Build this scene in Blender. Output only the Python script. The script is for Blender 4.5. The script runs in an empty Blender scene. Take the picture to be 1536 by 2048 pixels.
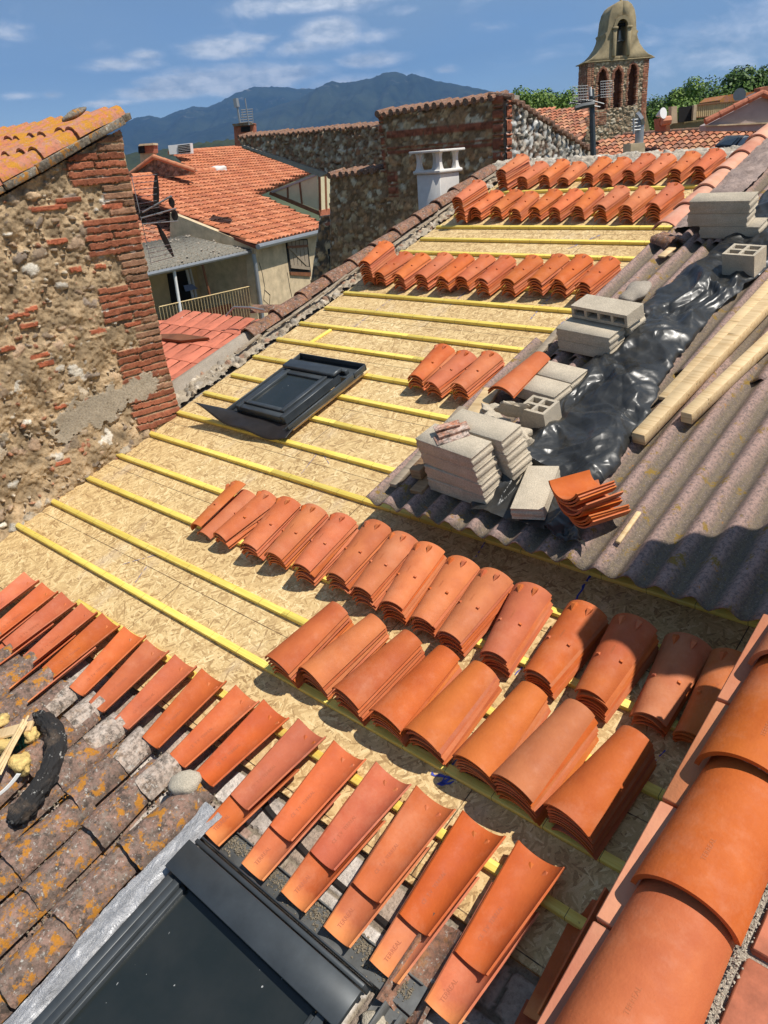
import bpy, bmesh, math, random
import numpy as np
from mathutils import Vector, Matrix
R = math.radians
sc = bpy.context.scene
# ---------------------------------------------------------------- camera
SL = R(16.6)                      # pitch of the roof we look across
CP, CR, CA = R(25.05), R(-4.63), R(44.1)
CAM = np.array([0.0, 0.0, 3.1])
FPX = 1538.0
fw = np.array([-math.sin(CA)*math.cos(CP), math.cos(CA)*math.cos(CP), -math.sin(CP)])
rt = np.array([math.cos(CA), math.sin(CA), 0.0])
up = np.cross(rt, fw)
rt2 = math.cos(CR)*rt + math.sin(CR)*up
up2 = np.cross(rt2, fw)
cam = bpy.data.cameras.new('camera'); camo = bpy.data.objects.new('camera', cam)
sc.collection.objects.link(camo)
camo.matrix_world = Matrix(((rt2[0], up2[0], -fw[0], CAM[0]), (rt2[1], up2[1], -fw[1], CAM[1]), (rt2[2], up2[2], -fw[2], CAM[2]), (0, 0, 0, 1)))
cam.sensor_fit = 'VERTICAL'; cam.sensor_height = 24.0; cam.lens = FPX/2048*24.0
cam.clip_start = 0.05; cam.clip_end = 40000
sc.camera = camo
sc.render.resolution_x = 768; sc.render.resolution_y = 1024
# ---------------------------------------------------------------- sun, sky, exposure
sc.view_settings.view_transform = 'Standard'; sc.view_settings.look = 'None'
sc.view_settings.gamma = 1; sc.view_settings.exposure = 0.43
EX = Vector((1, 0, 0)); NV = Vector((0, -math.sin(SL), math.cos(SL))); VV = Vector((0, math.cos(SL), math.sin(SL)))
sdir = (0.60*EX + 0.46*VV + 1.0*NV).normalized()
sun = bpy.data.lights.new('sun', 'SUN'); sun.energy = 4.2; sun.angle = R(0.53); sun.color = (1.0, 0.945, 0.86)
suno = bpy.data.objects.new('sun', sun); sc.collection.objects.link(suno)
suno.rotation_euler = sdir.to_track_quat('Z', 'Y').to_euler(); suno.location = (6, 5, 12)
world = bpy.data.worlds.new('World'); sc.world = world; world.use_nodes = True

def pxray(x, y):
    d = fw*FPX + rt2*(x-768) - up2*(y-1024)
    return d/np.linalg.norm(d)
def plane_hit(x, y, n, c):
    n = np.array(n, float); d = pxray(x, y); t = (c-CAM@n)/(d@n)
    return CAM+d*t
NN = np.array(NV); VN = np.array(VV)
def roof(x, y, h=0.0):            # pixel of the photograph -> (u, v) on the roof plane raised by h
    p = plane_hit(x, y, NN, h); return float(p[0]), float(p@VN)
def rw(u, v, h=0.0):
    return Vector((u, 0, 0)) + VV*v + NV*h

class NT:
    def __init__(s, tree): s.t = tree; s.n = tree.nodes; s.l = tree.links
    def new(s, typ, **kw):
        n = s.n.new(typ)
        for k, v in kw.items(): setattr(n, k, v)
        return n
    def put(s, sock, v):
        if isinstance(v, bpy.types.NodeSocket): s.l.new(v, sock)
        elif v is not None:
            try: sock.default_value = v
            except Exception:
                sock.default_value = tuple(v)+(1,) if hasattr(v, '__len__') else v
    def math(s, op, a, b=None, c=None, clamp=False):
        n = s.new('ShaderNodeMath', operation=op, use_clamp=clamp); s.put(n.inputs[0], a)
        if b is not None: s.put(n.inputs[1], b)
        if c is not None: s.put(n.inputs[2], c)
        return n.outputs[0]
    def vec(s, op, a, b=None):
        n = s.new('ShaderNodeVectorMath', operation=op); s.put(n.inputs[0], a)
        if b is not None:
            if op == 'SCALE': s.put(n.inputs[3], b)
            else: s.put(n.inputs[1], b)
        return n.outputs['Value'] if op in ('LENGTH', 'DOT_PRODUCT') else n.outputs[0]
    def noise(s, v, scale, detail=4, rough=0.6, dist=0.0):
        n = s.new('ShaderNodeTexNoise'); s.put(n.inputs['Vector'], v)
        n.inputs['Scale'].default_value = scale; n.inputs['Detail'].default_value = detail
        n.inputs['Roughness'].default_value = rough; n.inputs['Distortion'].default_value = dist
        return n.outputs['Fac']
    def vor(s, v, scale, feature='F1', rnd=1.0, out='Distance'):
        n = s.new('ShaderNodeTexVoronoi', feature=feature); s.put(n.inputs['Vector'], v)
        n.inputs['Scale'].default_value = scale; n.inputs['Randomness'].default_value = rnd
        return n.outputs[out]
    def ramp(s, f, stops, interp='LINEAR'):
        n = s.new('ShaderNodeValToRGB'); s.put(n.inputs[0], f); cr = n.color_ramp; cr.interpolation = interp
        while len(cr.elements) < len(stops): cr.elements.new(0.5)
        for e, (p, c) in zip(cr.elements, stops):
            e.position = p; e.color = (c, c, c, 1) if not hasattr(c, '__len__') else tuple(c)+(1,)
        return n.outputs[0]
    def mix(s, f, a, b, blend='MIX'):
        n = s.new('ShaderNodeMix', data_type='RGBA', blend_type=blend); s.put(n.inputs[0], f)
        s.put(n.inputs[6], a if isinstance(a, bpy.types.NodeSocket) else tuple(a)+(1,) if len(a) == 3 else a)
        s.put(n.inputs[7], b if isinstance(b, bpy.types.NodeSocket) else tuple(b)+(1,) if len(b) == 3 else b)
        return n.outputs[2]
    def mr(s, v, a, b, c=0.0, d=1.0):
        n = s.new('ShaderNodeMapRange'); s.put(n.inputs[0], v)
        for i, q in enumerate((a, b, c, d)): n.inputs[i+1].default_value = q
        return n.outputs[0]
    def mapping(s, v, scale=(1, 1, 1), rot=(0, 0, 0), loc=(0, 0, 0)):
        n = s.new('ShaderNodeMapping'); s.put(n.inputs[0], v); n.inputs['Scale'].default_value = scale
        n.inputs['Rotation'].default_value = rot; n.inputs['Location'].default_value = loc
        return n.outputs[0]
    def bump(s, h, strength=0.5, dist=0.01, normal=None):
        n = s.new('ShaderNodeBump'); s.put(n.inputs['Height'], h); n.inputs['Strength'].default_value = strength
        n.inputs['Distance'].default_value = dist
        if normal is not None: s.put(n.inputs['Normal'], normal)
        return n.outputs[0]
    def obj(s): return s.new('ShaderNodeTexCoord').outputs['Object']
    def pos(s): return s.new('ShaderNodeNewGeometry').outputs['Position']
    def rnd(s): return s.new('ShaderNodeObjectInfo').outputs['Random']
    def var(s, amt=40.0):        # object coordinates shifted per object
        o = s.obj(); r = s.rnd(); c = s.new('ShaderNodeCombineXYZ')
        s.put(c.inputs[0], s.math('MULTIPLY', r, amt)); s.put(c.inputs[1], s.math('MULTIPLY', r, amt*1.7)); s.put(c.inputs[2], s.math('MULTIPLY', r, -amt))
        return s.vec('ADD', o, c.outputs[0])
    def attr(s, name='Col'):
        n = s.new('ShaderNodeAttribute'); n.attribute_name = name; return n.outputs['Color']

MATS = {}
def material(name, fn):
    m = bpy.data.materials.new(name); m.use_nodes = True
    t = NT(m.node_tree); p = m.node_tree.nodes['Principled BSDF']
    fn(t, p); MATS[name] = m; return m
def setp(t, p, col=None, rough=None, normal=None, metal=None, spec=None):
    if col is not None: t.put(p.inputs['Base Color'], col if isinstance(col, bpy.types.NodeSocket) else tuple(col)+(1,))
    if rough is not None: t.put(p.inputs['Roughness'], rough)
    if normal is not None: t.put(p.inputs['Normal'], normal)
    if metal is not None: p.inputs['Metallic'].default_value = metal
    if spec is not None: p.inputs['Specular IOR Level'].default_value = spec

# world: Nishita sky with clouds laid out by direction
def build_world():
    t = NT(world.node_tree); bg = t.n['Background']; out = t.n['World Output']
    sky = t.new('ShaderNodeTexSky', sky_type='NISHITA'); sky.sun_disc = False
    sky.sun_elevation = math.asin(sdir.z); sky.sun_rotation = math.atan2(sdir.x, sdir.y)
    sky.air_density = 0.7; sky.dust_density = 0.0; sky.ozone_density = 6.0; sky.altitude = 4000
    t.put(bg.inputs[0], t.mix(1.0, sky.outputs[0], (1.36, 1.12, .86), 'MULTIPLY')); bg.inputs[1].default_value = 0.125
    g = t.new('ShaderNodeTexCoord').outputs['Generated']
    sx = t.new('ShaderNodeSeparateXYZ'); t.put(sx.inputs[0], g)
    az = t.math('ARCTAN2', sx.outputs[0], sx.outputs[1]); el = t.math('ARCSINE', sx.outputs[2])
    c = t.new('ShaderNodeCombineXYZ'); t.put(c.inputs[0], az); t.put(c.inputs[1], el); ae = c.outputs[0]
    tot = None
    # (x, y, half width, half height, weight) of each cloud, in pixels of the photograph
    for x, y, w, h, k in [(650, 62, 75, 30, 1.25), (590, 95, 70, 20, .95), (450, 95, 110, 22, 1.05), (520, 80, 60, 14, .8), (240, 130, 85, 16, 1.05), (290, 110, 45, 12, .85), (470, 160, 210, 30, 1.3),
                          (330, 185, 120, 18, 1.1), (560, 150, 140, 22, 1.15), (740, 122, 85, 16, 1.0), (650, 4, 200, 22, 1.0), (800, 20, 60, 16, .6), (40, 192, 50, 10, .9), (100, 190, 30, 9, .7), (20, 70, 60, 22, .5), (45, 55, 30, 10, .5),
                          (890, 140, 30, 10, .7), (985, 55, 55, 12, .5), (1300, 85, 45, 12, .55), (700, 170, 200, 26, .9), (230, 205, 90, 8, .8), (700, 75, 120, 14, .55),
                          (1150, 60, 120, 12, .42), (1460, 60, 160, 45, .5), (1430, 110, 200, 28, .5), (1080, 110, 120, 20, .4)]:
        d0 = pxray(x, y); a0 = math.atan2(d0[0], d0[1]); e0 = math.asin(d0[2])
        v = t.vec('SUBTRACT', ae, (a0, e0, 0))
        v = t.mapping(v, scale=(FPX/w*.93, FPX/h*.93, 0), rot=(0, 0, 0))
        q = t.math('MULTIPLY', t.math('SUBTRACT', 1.0, t.vec('LENGTH', v), clamp=True), k)
        tot = q if tot is None else t.math('MAXIMUM', tot, q)
    nv = t.mapping(ae, scale=(1, 2.2, 1))
    n1 = t.noise(nv, 14, 9, .62, .4)
    n2 = t.noise(nv, 4.5, 5, .55, .2)
    m = t.math('ADD', t.math('MULTIPLY', tot, 1.55), t.math('MULTIPLY', t.math('SUBTRACT', n1, .5), 2.4))
    m = t.mr(m, .18, 1.15, 0, 1)
    veil = t.math('MULTIPLY', t.mr(az, -.95, -.35, .30, .66), t.mr(n2, .3, .62, 0.15, 1))
    m2 = t.math('MAXIMUM', t.math('MULTIPLY', m, .85), veil)
    shade = t.ramp(t.noise(nv, 30, 6, .6), [(.35, (.42, .48, .55)), (.60, (.82, .84, .86))])
    cc = t.mix(t.mr(m, .0, .5), (.27, .36, .45), shade)
    b2 = t.new('ShaderNodeBackground'); t.put(b2.inputs[0], cc); b2.inputs[1].default_value = 1.0
    ms = t.new('ShaderNodeMixShader'); t.put(ms.inputs[0], m2); t.l.new(bg.outputs[0], ms.inputs[1]); t.l.new(b2.outputs[0], ms.inputs[2])
    t.l.new(ms.outputs[0], out.inputs[0])
build_world()

# ---------------------------------------------------------------- materials
def srgb(r, g, b):
    f = lambda c: ((c/255+.055)/1.055)**2.4 if c > 10.3 else c/255/12.92
    return (f(r), f(g), f(b))
def m_terracotta(t, p, base=(.56, .148, .046), dark=(.45, .106, .034), tip=False, vari=1.0):
    v = t.var(); r = t.rnd()
    n = t.noise(v, 7, 5, .6); n2 = t.noise(v, 90, 3, .6)
    col = t.mix(t.mr(n, .35, .7), base, dark)
    hs = t.new('ShaderNodeHueSaturation'); t.put(hs.inputs['Color'], col)
    t.put(hs.inputs['Hue'], t.mr(r, 0, 1, .497, .506)); t.put(hs.inputs['Saturation'], t.mr(t.math('FRACT', t.math('MULTIPLY', r, 7.3)), 0, 1, .94, 1.05))
    t.put(hs.inputs['Value'], t.mr(t.math('FRACT', t.math('MULTIPLY', r, 13.7)), 0, 1, 1-.13*vari, 1+.10*vari))
    col = hs.outputs[0]
    kb = t.noise(t.mapping(v, scale=(1, .5, 1)), 4.0, 4, .55)
    kr = t.math('FRACT', t.math('MULTIPLY', r, 29.1))
    col = t.mix(t.math('MULTIPLY', t.mr(kb, .48, .68), t.mr(kr, .3, 1.0, .05, .55)), col, (.40, .085, .045))
    col = t.mix(t.math('MULTIPLY', t.mr(kb, .46, .30), t.mr(kr, 0, .7, .5, 0)), col, (.68, .23, .075))
    col = t.mix(t.mr(t.noise(v, 2.6, 7, .75), .5, .72, 0, .30), col, (.66, .33, .20))
    # pale dusty scratches and scuffs
    w = t.noise(t.mapping(t.mapping(v, rot=(0, 0, .25)), scale=(60, 3, 30)), 1.0, 6, .7)
    col = t.mix(t.mr(w, .70, .80, 0, .35), col, (.72, .30, .15))
    d = t.noise(v, 22, 6, .75)
    col = t.mix(t.mr(d, .60, .80, 0, .22), col, (.62, .25, .14))
    col = t.mix(t.mr(t.noise(v, 55, 4, .8), .66, .76, 0, .5), col, (.20, .06, .03))
    if tip:
        sx = t.new('ShaderNodeSeparateXYZ'); t.put(sx.inputs[0], t.obj())
        f = t.math('ADD', sx.outputs[1], t.math('MULTIPLY', t.math('SUBTRACT', n, .5), .12))
        col = t.mix(t.mr(f, .02, .085, .75, 0), col, (.74, .27, .085))
    setp(t, p, col, t.mr(d, .3, .7, .55, .82), t.bump(t.math('ADD', n2, t.math('MULTIPLY', d, .8)), .32, .004), spec=.28)
material('terracotta', m_terracotta)
material('terracotta_laid', lambda t, p: m_terracotta(t, p, base=(.54, .135, .045), dark=(.43, .100, .035), tip=True))
material('terracotta_laid_upper', lambda t, p: m_terracotta(t, p, base=(.53, .128, .043), dark=(.43, .096, .034)))
material('terracotta_smooth', lambda t, p: m_terracotta(t, p, base=(.53, .140, .040), dark=(.44, .104, .030)))
def m_flat(col, rough=.6, metal=0, nscale=20, amt=.12, bump=.15, bd=.003):
    def f(t, p):
        v = t.var(); n = t.noise(v, nscale, 6, .65)
        c = t.mix(t.mr(n, .3, .7), tuple(q*(1-amt) for q in col), tuple(min(1, q*(1+amt)) for q in col))
        setp(t, p, c, rough, t.bump(n, bump, bd), metal)
    return f
material('letter_shade', m_flat((.36, .092, .034), .7))  # shade of the stamped letters painted as a darker terracotta overlay
material('letter_faint', m_flat((.47, .135, .045), .7))  # weaker version of the painted shade in stamped letters
material('letter_pale', m_flat((.62, .25, .12), .7))
def m_osb(t, p):
    o = t.obj(); hmax = None; colv = None
    for i, (a, sx, sy, w) in enumerate([(0.1, 13, 76, 1), (1.15, 13, 70, 1), (-.75, 14, 80, .98), (2.2, 14, 74, .96), (.55, 17, 95, .94), (1.75, 16, 85, .93)]):
        v = t.mapping(t.mapping(o, rot=(0, 0, a)), scale=(sx, sy, 1), loc=(i*3.3, i*7.1, 0))
        wv = t.new('ShaderNodeTexNoise'); t.put(wv.inputs['Vector'], o); wv.inputs['Scale'].default_value = 6
        v = t.vec('ADD', v, t.vec('SCALE', t.vec('SUBTRACT', wv.outputs['Color'], (.5, .5, .5)), .45))
        n = t.new('ShaderNodeTexVoronoi'); n.voronoi_dimensions = '2D'; t.put(n.inputs['Vector'], v); n.inputs['Scale'].default_value = 1.0
        sp = t.new('ShaderNodeSeparateColor'); t.put(sp.inputs[0], n.outputs['Color'])
        edge = t.mr(n.outputs['Distance'], .35, .75, 0, .3)
        h = t.math('SUBTRACT', t.math('MULTIPLY', sp.outputs[0], w), edge); g = sp.outputs[1]
        if hmax is None: hmax, colv = h, g
        else:
            gt = t.math('GREATER_THAN', h, hmax)
            mx = t.new('ShaderNodeMix', data_type='FLOAT'); t.put(mx.inputs[0], gt); t.put(mx.inputs[2], colv); t.put(mx.inputs[3], g)
            colv = mx.outputs[0]; hmax = t.math('MAXIMUM', h, hmax)
    fib = t.noise(o, 220, 3, .7); big = t.noise(o, 1.3, 4, .6)
    f = t.math('ADD', t.math('MULTIPLY', colv, .8), t.math('MULTIPLY', t.math('SUBTRACT', fib, .5), .7))
    f = t.math('ADD', f, t.math('MULTIPLY', t.math('SUBTRACT', big, .5), .5))
    col = t.ramp(f, [(.0, (.34, .21, .09)), (.2, (.52, .35, .16)), (.5, (.64, .455, .215)), (.75, (.74, .55, .28)), (.97, (.90, .75, .44))])
    spk = t.noise(o, 38, 4, .8)
    col = t.mix(t.mr(spk, .685, .72, 0, .7), col, (.16, .09, .04))
    # dusty grey-violet scuffing (factory print and boot marks)
    du = t.noise(t.mapping(o, scale=(1.3, .5, 1)), 2.2, 6, .7)
    col = t.mix(t.mr(du, .56, .72, 0, .28), col, (.56, .50, .44))
    # panel joints
    sx = t.new('ShaderNodeSeparateXYZ'); t.put(sx.inputs[0], o)
    jv = t.math('ABSOLUTE', t.math('SUBTRACT', t.math('FRACT', t.math('DIVIDE', t.math('ADD', sx.outputs[1], 0.06), .675)), .5))
    row = t.math('FLOOR', t.math('DIVIDE', t.math('ADD', sx.outputs[1], 0.06+.3375), .675))
    ju = t.math('ABSOLUTE', t.math('SUBTRACT', t.math('FRACT', t.math('ADD', t.math('DIVIDE', sx.outputs[0], 2.5), t.math('MULTIPLY', row, .37))), .5))
    j = t.math('MAXIMUM', t.math('LESS_THAN', jv, .0036), t.math('LESS_THAN', ju, .0010))
    j = t.math('MULTIPLY', j, t.mr(t.noise(o, 7, 3, .6), .35, .5, .35, 1))
    col = t.mix(j, col, (.06, .035, .02))
    hh = t.math('SUBTRACT', t.math('ADD', hmax, t.math('MULTIPLY', fib, .5)), t.math('MULTIPLY', j, 2))
    setp(t, p, col, .62, t.bump(hh, .3, .002), spec=.3)
material('osb', m_osb)
def m_yellow(t, p):
    v = t.var(9); n = t.noise(t.mapping(v, scale=(3, 90, 90)), 1, 5, .6); b = t.noise(v, 5, 4, .6)
    col = t.ramp(n, [(.3, (.74, .54, .085)), (.55, (.90, .71, .15)), (.75, (.94, .80, .28))])
    col = t.mix(t.mr(b, .42, .72, 0, .35), col, (.66, .46, .10))
    col = t.mix(t.mr(t.noise(v, 40, 3, .6), .68, .74, 0, .7), col, (.16, .10, .03))
    sx = t.new('ShaderNodeSeparateXYZ'); t.put(sx.inputs[0], t.obj())
    f = t.math('FRACT', t.math('ADD', t.math('DIVIDE', sx.outputs[0], .248), t.rnd()))
    mk = t.math('MULTIPLY', t.math('LESS_THAN', f, .011), t.math('GREATER_THAN', sx.outputs[1], -.03))
    col = t.mix(t.math('MULTIPLY', mk, .85), col, (.03, .025, .02))
    setp(t, p, col, .55, t.bump(n, .3, .002))
material('yellow_timber', m_yellow)
def m_wood(light, dark, grain=(2, 60, 60), rough=.65):
    def f(t, p):
        v = t.var(7); n = t.noise(t.mapping(v, scale=grain), 1, 6, .65, .5); b = t.noise(v, 4, 4, .6)
        col = t.ramp(n, [(.28, dark), (.5, light), (.8, tuple(min(1, c*1.15) for c in light))])
        kn = t.vor(t.mapping(v, scale=(3.5, 16, 16)), 1.0)
        col = t.mix(t.mr(kn, .06, .16, .75, 0), col, tuple(c*.35 for c in dark))
        col = t.mix(t.mr(b, .5, .75, 0, .4), col, dark)
        setp(t, p, col, rough, t.bump(n, .4, .003))
    return f
material('new_timber', m_wood((.72, .52, .28), (.46, .27, .10), grain=(1.6, 38, 38)))
material('old_timber', m_wood((.36, .22, .11), (.17, .09, .045)))
material('grey_timber', m_wood((.34, .27, .19), (.15, .11, .08)))
def m_concrete(col=(.60, .51, .385), pore=.5):
    def f(t, p):
        v = t.var(11); n = t.noise(v, 8, 5, .65); g = t.vor(v, 210); g2 = t.noise(v, 130, 3, .7)
        c = t.mix(t.mr(n, .3, .75), tuple(q*1.12 for q in col), tuple(q*.78 for q in col))
        c = t.mix(t.mr(g2, .38, .62, pore, 0), c, tuple(q*.45 for q in col))
        c = t.mix(t.mr(g, .05, .22, .35, 0), c, tuple(min(1, q*1.7) for q in col))
        setp(t, p, c, .92, t.bump(t.math('ADD', g2, t.math('MULTIPLY', g, .8)), .7, .004), spec=.2)
    return f
material('concrete_block', m_concrete())
material('mortar', m_concrete((.42, .36, .29)))
material('pale_render', m_flat((.66, .63, .58), .85, 0, 14, .08, .3, .004))
def m_attr(t, p, fine=60, rough=.9, bs=.6, bd=.006, amt=.35):
    o = t.pos(); c = t.attr(); n = t.noise(o, fine, 6, .7); n2 = t.noise(o, fine*.2, 4, .6)
    k = t.math('ADD', t.math('MULTIPLY', n, amt*1.6), t.math('MULTIPLY', n2, amt*.5))
    k = t.math('ADD', k, 1-amt*1.05)
    cc = t.vec('MULTIPLY', c, t.vec('SCALE', (1, 1, 1), k)) if False else t.mix(1.0, c, t.ramp(n, [(.25, 1-amt*1.3), (.5, 1.0), (.78, 1+amt*.5)]), 'MULTIPLY')
    cc = t.mix(t.mr(n2, .5, .75, 0, amt*.6), cc, t.mix(1.0, cc, (.6, .56, .5), 'MULTIPLY'))
    setp(t, p, cc, rough, t.bump(n, bs, bd), spec=.25)
material('masonry_near', lambda t, p: m_attr(t, p, 55, .93, .9, .012, .42))
material('masonry_far', lambda t, p: m_attr(t, p, 14, .93, .7, .03, .40))
material('tile_far', lambda t, p: m_attr(t, p, 9, .8, .3, .01, .28))
def m_lichen(t, p, base1=(.19, .135, .108), base2=(.33, .195, .145), orange=1.0, green=0.0):
    v = t.var(30); n = t.noise(v, 9, 6, .7); n2 = t.noise(v, 40, 5, .75); n3 = t.noise(v, 16, 5, .7); n4 = t.noise(v, 120, 4, .7)
    col = t.mix(t.mr(n, .38, .64), base1, base2)
    col = t.mix(t.mr(n2, .44, .60, 0, .7), col, (.075, .058, .045))
    col = t.mix(t.mr(t.noise(v, 21, 6, .8), .54, .64, 0, .6), col, (.25, .22, .18))
    col = t.mix(t.mr(t.noise(v, 13, 6, .75), .55, .63, 0, .8), col, (.05, .042, .035))
    col = t.mix(t.mr(t.noise(v, 48, 4, .7), .60, .66, 0, .85), col, (.46, .44, .39))
    col = t.mix(t.mr(t.noise(v, 17, 6, .8), .60, .66, 0, .8), col, (.38, .35, .30))
    col = t.mix(t.math('MULTIPLY', t.mr(n3, .545, .60, 0, .9), orange), col, t.mix(t.mr(n4, .3, .7), (.55, .22, .02), (.34, .15, .02)))
    if green: col = t.mix(t.mr(t.noise(v, 7, 5, .7), .5, .64, 0, green), col, (.11, .12, .03))
    setp(t, p, col, .93, t.bump(t.math('ADD', t.math('MULTIPLY', n4, .5), n2), .7, .005), spec=.2)
material('old_tile', m_lichen)
def m_lichen_b(t, p):
    v = t.var(30); n = t.noise(v, 6, 5, .65); n2 = t.noise(v, 30, 5, .75); n3 = t.noise(v, 10, 6, .72); n4 = t.noise(v, 90, 4, .7)
    col = t.mix(t.mr(n, .38, .62), (.56, .19, .10), (.46, .23, .16))
    col = t.mix(t.mr(n2, .5, .64, 0, .6), col, (.22, .12, .08))
    col = t.mix(t.mr(n3, .485, .555, 0, .92), col, t.mix(t.mr(n4, .3, .7), (.62, .27, .02), (.40, .20, .03)))
    col = t.mix(t.mr(t.noise(v, 45, 4, .7), .64, .70, 0, .8), col, (.55, .50, .42))
    setp(t, p, col, .93, t.bump(t.math('ADD', t.math('MULTIPLY', n4, .5), n2), 1.0, .008), spec=.2)
material('verge_old_tile', lambda t, p: m_lichen(t, p, (.24, .13, .09), (.34, .17, .11), .25))
material('lichen_roof_tile', lambda t, p: m_lichen_b(t, p))
material('bright_rim_tile', lambda t, p: m_terracotta(t, p, base=(.60, .25, .13), dark=(.52, .19, .10)))
def m_fibro(t, p):
    v = t.obj(); n = t.noise(v, 3, 5, .6); n2 = t.noise(v, 55, 6, .8); n3 = t.noise(v, 130, 3, .7)
    sx = t.new('ShaderNodeSeparateXYZ'); t.put(sx.inputs[0], v)
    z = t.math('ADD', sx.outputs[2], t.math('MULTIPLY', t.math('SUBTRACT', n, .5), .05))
    col = t.mix(t.mr(z, -.012, .02), (.20, .155, .105), (.41, .27, .225))       # paler mauve crests, darker brown valleys
    col = t.mix(t.mr(n2, .40, .55, .8, 0), col, (.12, .095, .085))
    col = t.mix(t.mr(n3, .56, .68, 0, .6), col, (.42, .33, .31))
    l = t.noise(v, 8.5, 6, .75, .3)
    col = t.mix(t.mr(l, .575, .625, 0, .9), col, t.mix(t.mr(n3, .3, .7), (.33, .20, .03), (.20, .13, .03)))
    col = t.mix(t.mr(t.noise(v, 19, 5, .7), .645, .69, 0, .8), col, (.42, .18, .03))
    setp(t, p, col, .9, t.bump(t.math('ADD', n2, n3), .9, .006), spec=.25)
material('fibre_cement', m_fibro)
def m_tarp(t, p):
    v = t.obj(); n = t.noise(v, 6, 5, .6, .6); s = t.noise(t.mapping(t.mapping(v, rot=(0, 0, -.5)), scale=(9, 2.2, 6)), 1, 6, .6, .8)
    wv = t.new('ShaderNodeTexNoise'); t.put(wv.inputs['Vector'], v); wv.inputs['Scale'].default_value = 2.5
    vw = t.mapping(t.vec('ADD', v, t.vec('SCALE', t.vec('SUBTRACT', wv.outputs['Color'], (.5, .5, .5)), .30)), scale=(1.5, .8, 1))
    fold = t.vor(vw, 3.2); fold2 = t.vor(t.mapping(vw, rot=(0, 0, .8)), 8.5)
    d = t.noise(v, 30, 5, .7)
    col = t.mix(t.mr(n, .3, .75), (.020, .020, .019), (.042, .042, .040))
    setp(t, p, col, t.mr(d, .3, .7, .26, .44), t.bump(fold, .55, .05, t.bump(fold2, .35, .02, t.bump(s, .15, .008))), spec=.55)
material('black_plastic', m_tarp)
material('dark_metal', m_flat((.052, .060, .066), .42, .2, 9, .2, .06))
material('dark_metal_dusty', m_flat((.12, .122, .118), .75, 0, 14, .35, .2))
def m_dirty(t, p):
    v = t.obj(); n = t.noise(v, 14, 6, .75); n2 = t.noise(v, 60, 5, .7)
    c = t.mix(t.mr(n, .60, .66, 0, .9), (.020, .018, .017), (.62, .60, .55)); c = t.mix(t.mr(t.noise(v, 8, 4, .6), .56, .66, 0, .7), c, (.13, .09, .06))
    setp(t, p, c, .75, t.bump(t.math('ADD', n, n2), 1.0, .012))
material('dirty_rubber', m_dirty)
material('faded_tile', lambda t, p: m_terracotta(t, p, base=(.66, .36, .25), dark=(.55, .26, .16)))
material('black_rubber', m_flat((.018, .015, .014), .5, 0, 12, .35, .25, .006))
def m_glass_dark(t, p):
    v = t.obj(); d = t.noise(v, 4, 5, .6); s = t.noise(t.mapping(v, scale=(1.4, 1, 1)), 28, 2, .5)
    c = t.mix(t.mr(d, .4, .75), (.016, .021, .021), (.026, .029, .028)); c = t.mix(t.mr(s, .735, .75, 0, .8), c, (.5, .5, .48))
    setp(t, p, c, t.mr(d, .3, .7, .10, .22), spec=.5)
material('dark_glass', m_glass_dark)
def m_foil(t, p):
    v = t.obj(); n = t.noise(t.mapping(v, scale=(3, 1, 1)), 9, 6, .7, 1.0)
    setp(t, p, t.mix(t.mr(n, .3, .7), (.33, .33, .335), (.52, .515, .52)), .45, t.bump(n, .9, .03), .4)
material('foil', m_foil)
material('grit', m_concrete((.30, .25, .18), .7))
material('plaster_beige', m_flat((.58, .45, .28), .9, 0, 3, .25, .4, .02))
material('plaster_ochre', m_flat((.58, .43, .22), .9, 0, 2, .15, .3, .01))
material('grey_render', m_flat((.42, .33, .30), .9, 0, 2, .12, .3, .01))
material('white_paint', m_flat((.74, .73, .70), .6, 0, 3, .06, .1))
material('grey_metal', m_flat((.33, .34, .35), .45, .5, 5, .1, .05))
material('dark_void', m_flat((.012, .011, .010), .9))
material('brown_wood', m_flat((.20, .075, .03), .6, 0, 5, .3, .2))
material('green_bristle', m_flat((.015, .16, .10), .7, 0, 60, .4, .6))
material('yellow_foam', m_flat((.66, .47, .17), .9, 0, 40, .3, 1.0, .012))
def m_stone(t, p):
    v = t.var(20); n = t.noise(v, 9, 6, .7); n2 = t.noise(v, 60, 5, .7)
    r = t.rnd(); c = t.ramp(t.math('ADD', t.math('MULTIPLY', n, .5), t.math('MULTIPLY', r, .5)), [(.2, (.22, .17, .12)), (.5, (.42, .35, .26)), (.8, (.55, .50, .43))])
    setp(t, p, c, .9, t.bump(t.math('ADD', n, t.math('MULTIPLY', n2, .5)), .9, .01))
material('rough_stone', m_stone)
material('belfry_render', m_flat((.36, .285, .165), .92, 0, 1.6, .35, .6, .05))
material('bell_bronze', m_flat((.20, .20, .19), .4, .7, 3, .2, .1))
def m_leaf(a, b):
    def f(t, p):
        o = t.pos(); n = t.noise(o, .9, 4, .6); n2 = t.noise(o, 4.5, 2, .5)
        c = t.mix(t.mr(t.math('ADD', t.math('MULTIPLY', n, .6), t.math('MULTIPLY', n2, .4)), .38, .62), a, b)
        setp(t, p, c, .55, spec=.3); p.inputs['Transmission Weight'].default_value = 0
    return f
material('leaf_mid', m_leaf((.07, .14, .022), (.20, .29, .05)))
material('leaf_dark', m_leaf((.035, .08, .016), (.10, .17, .03)))
material('bark', m_flat((.10, .075, .05), .9, 0, 6, .3, .8, .03))
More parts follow.
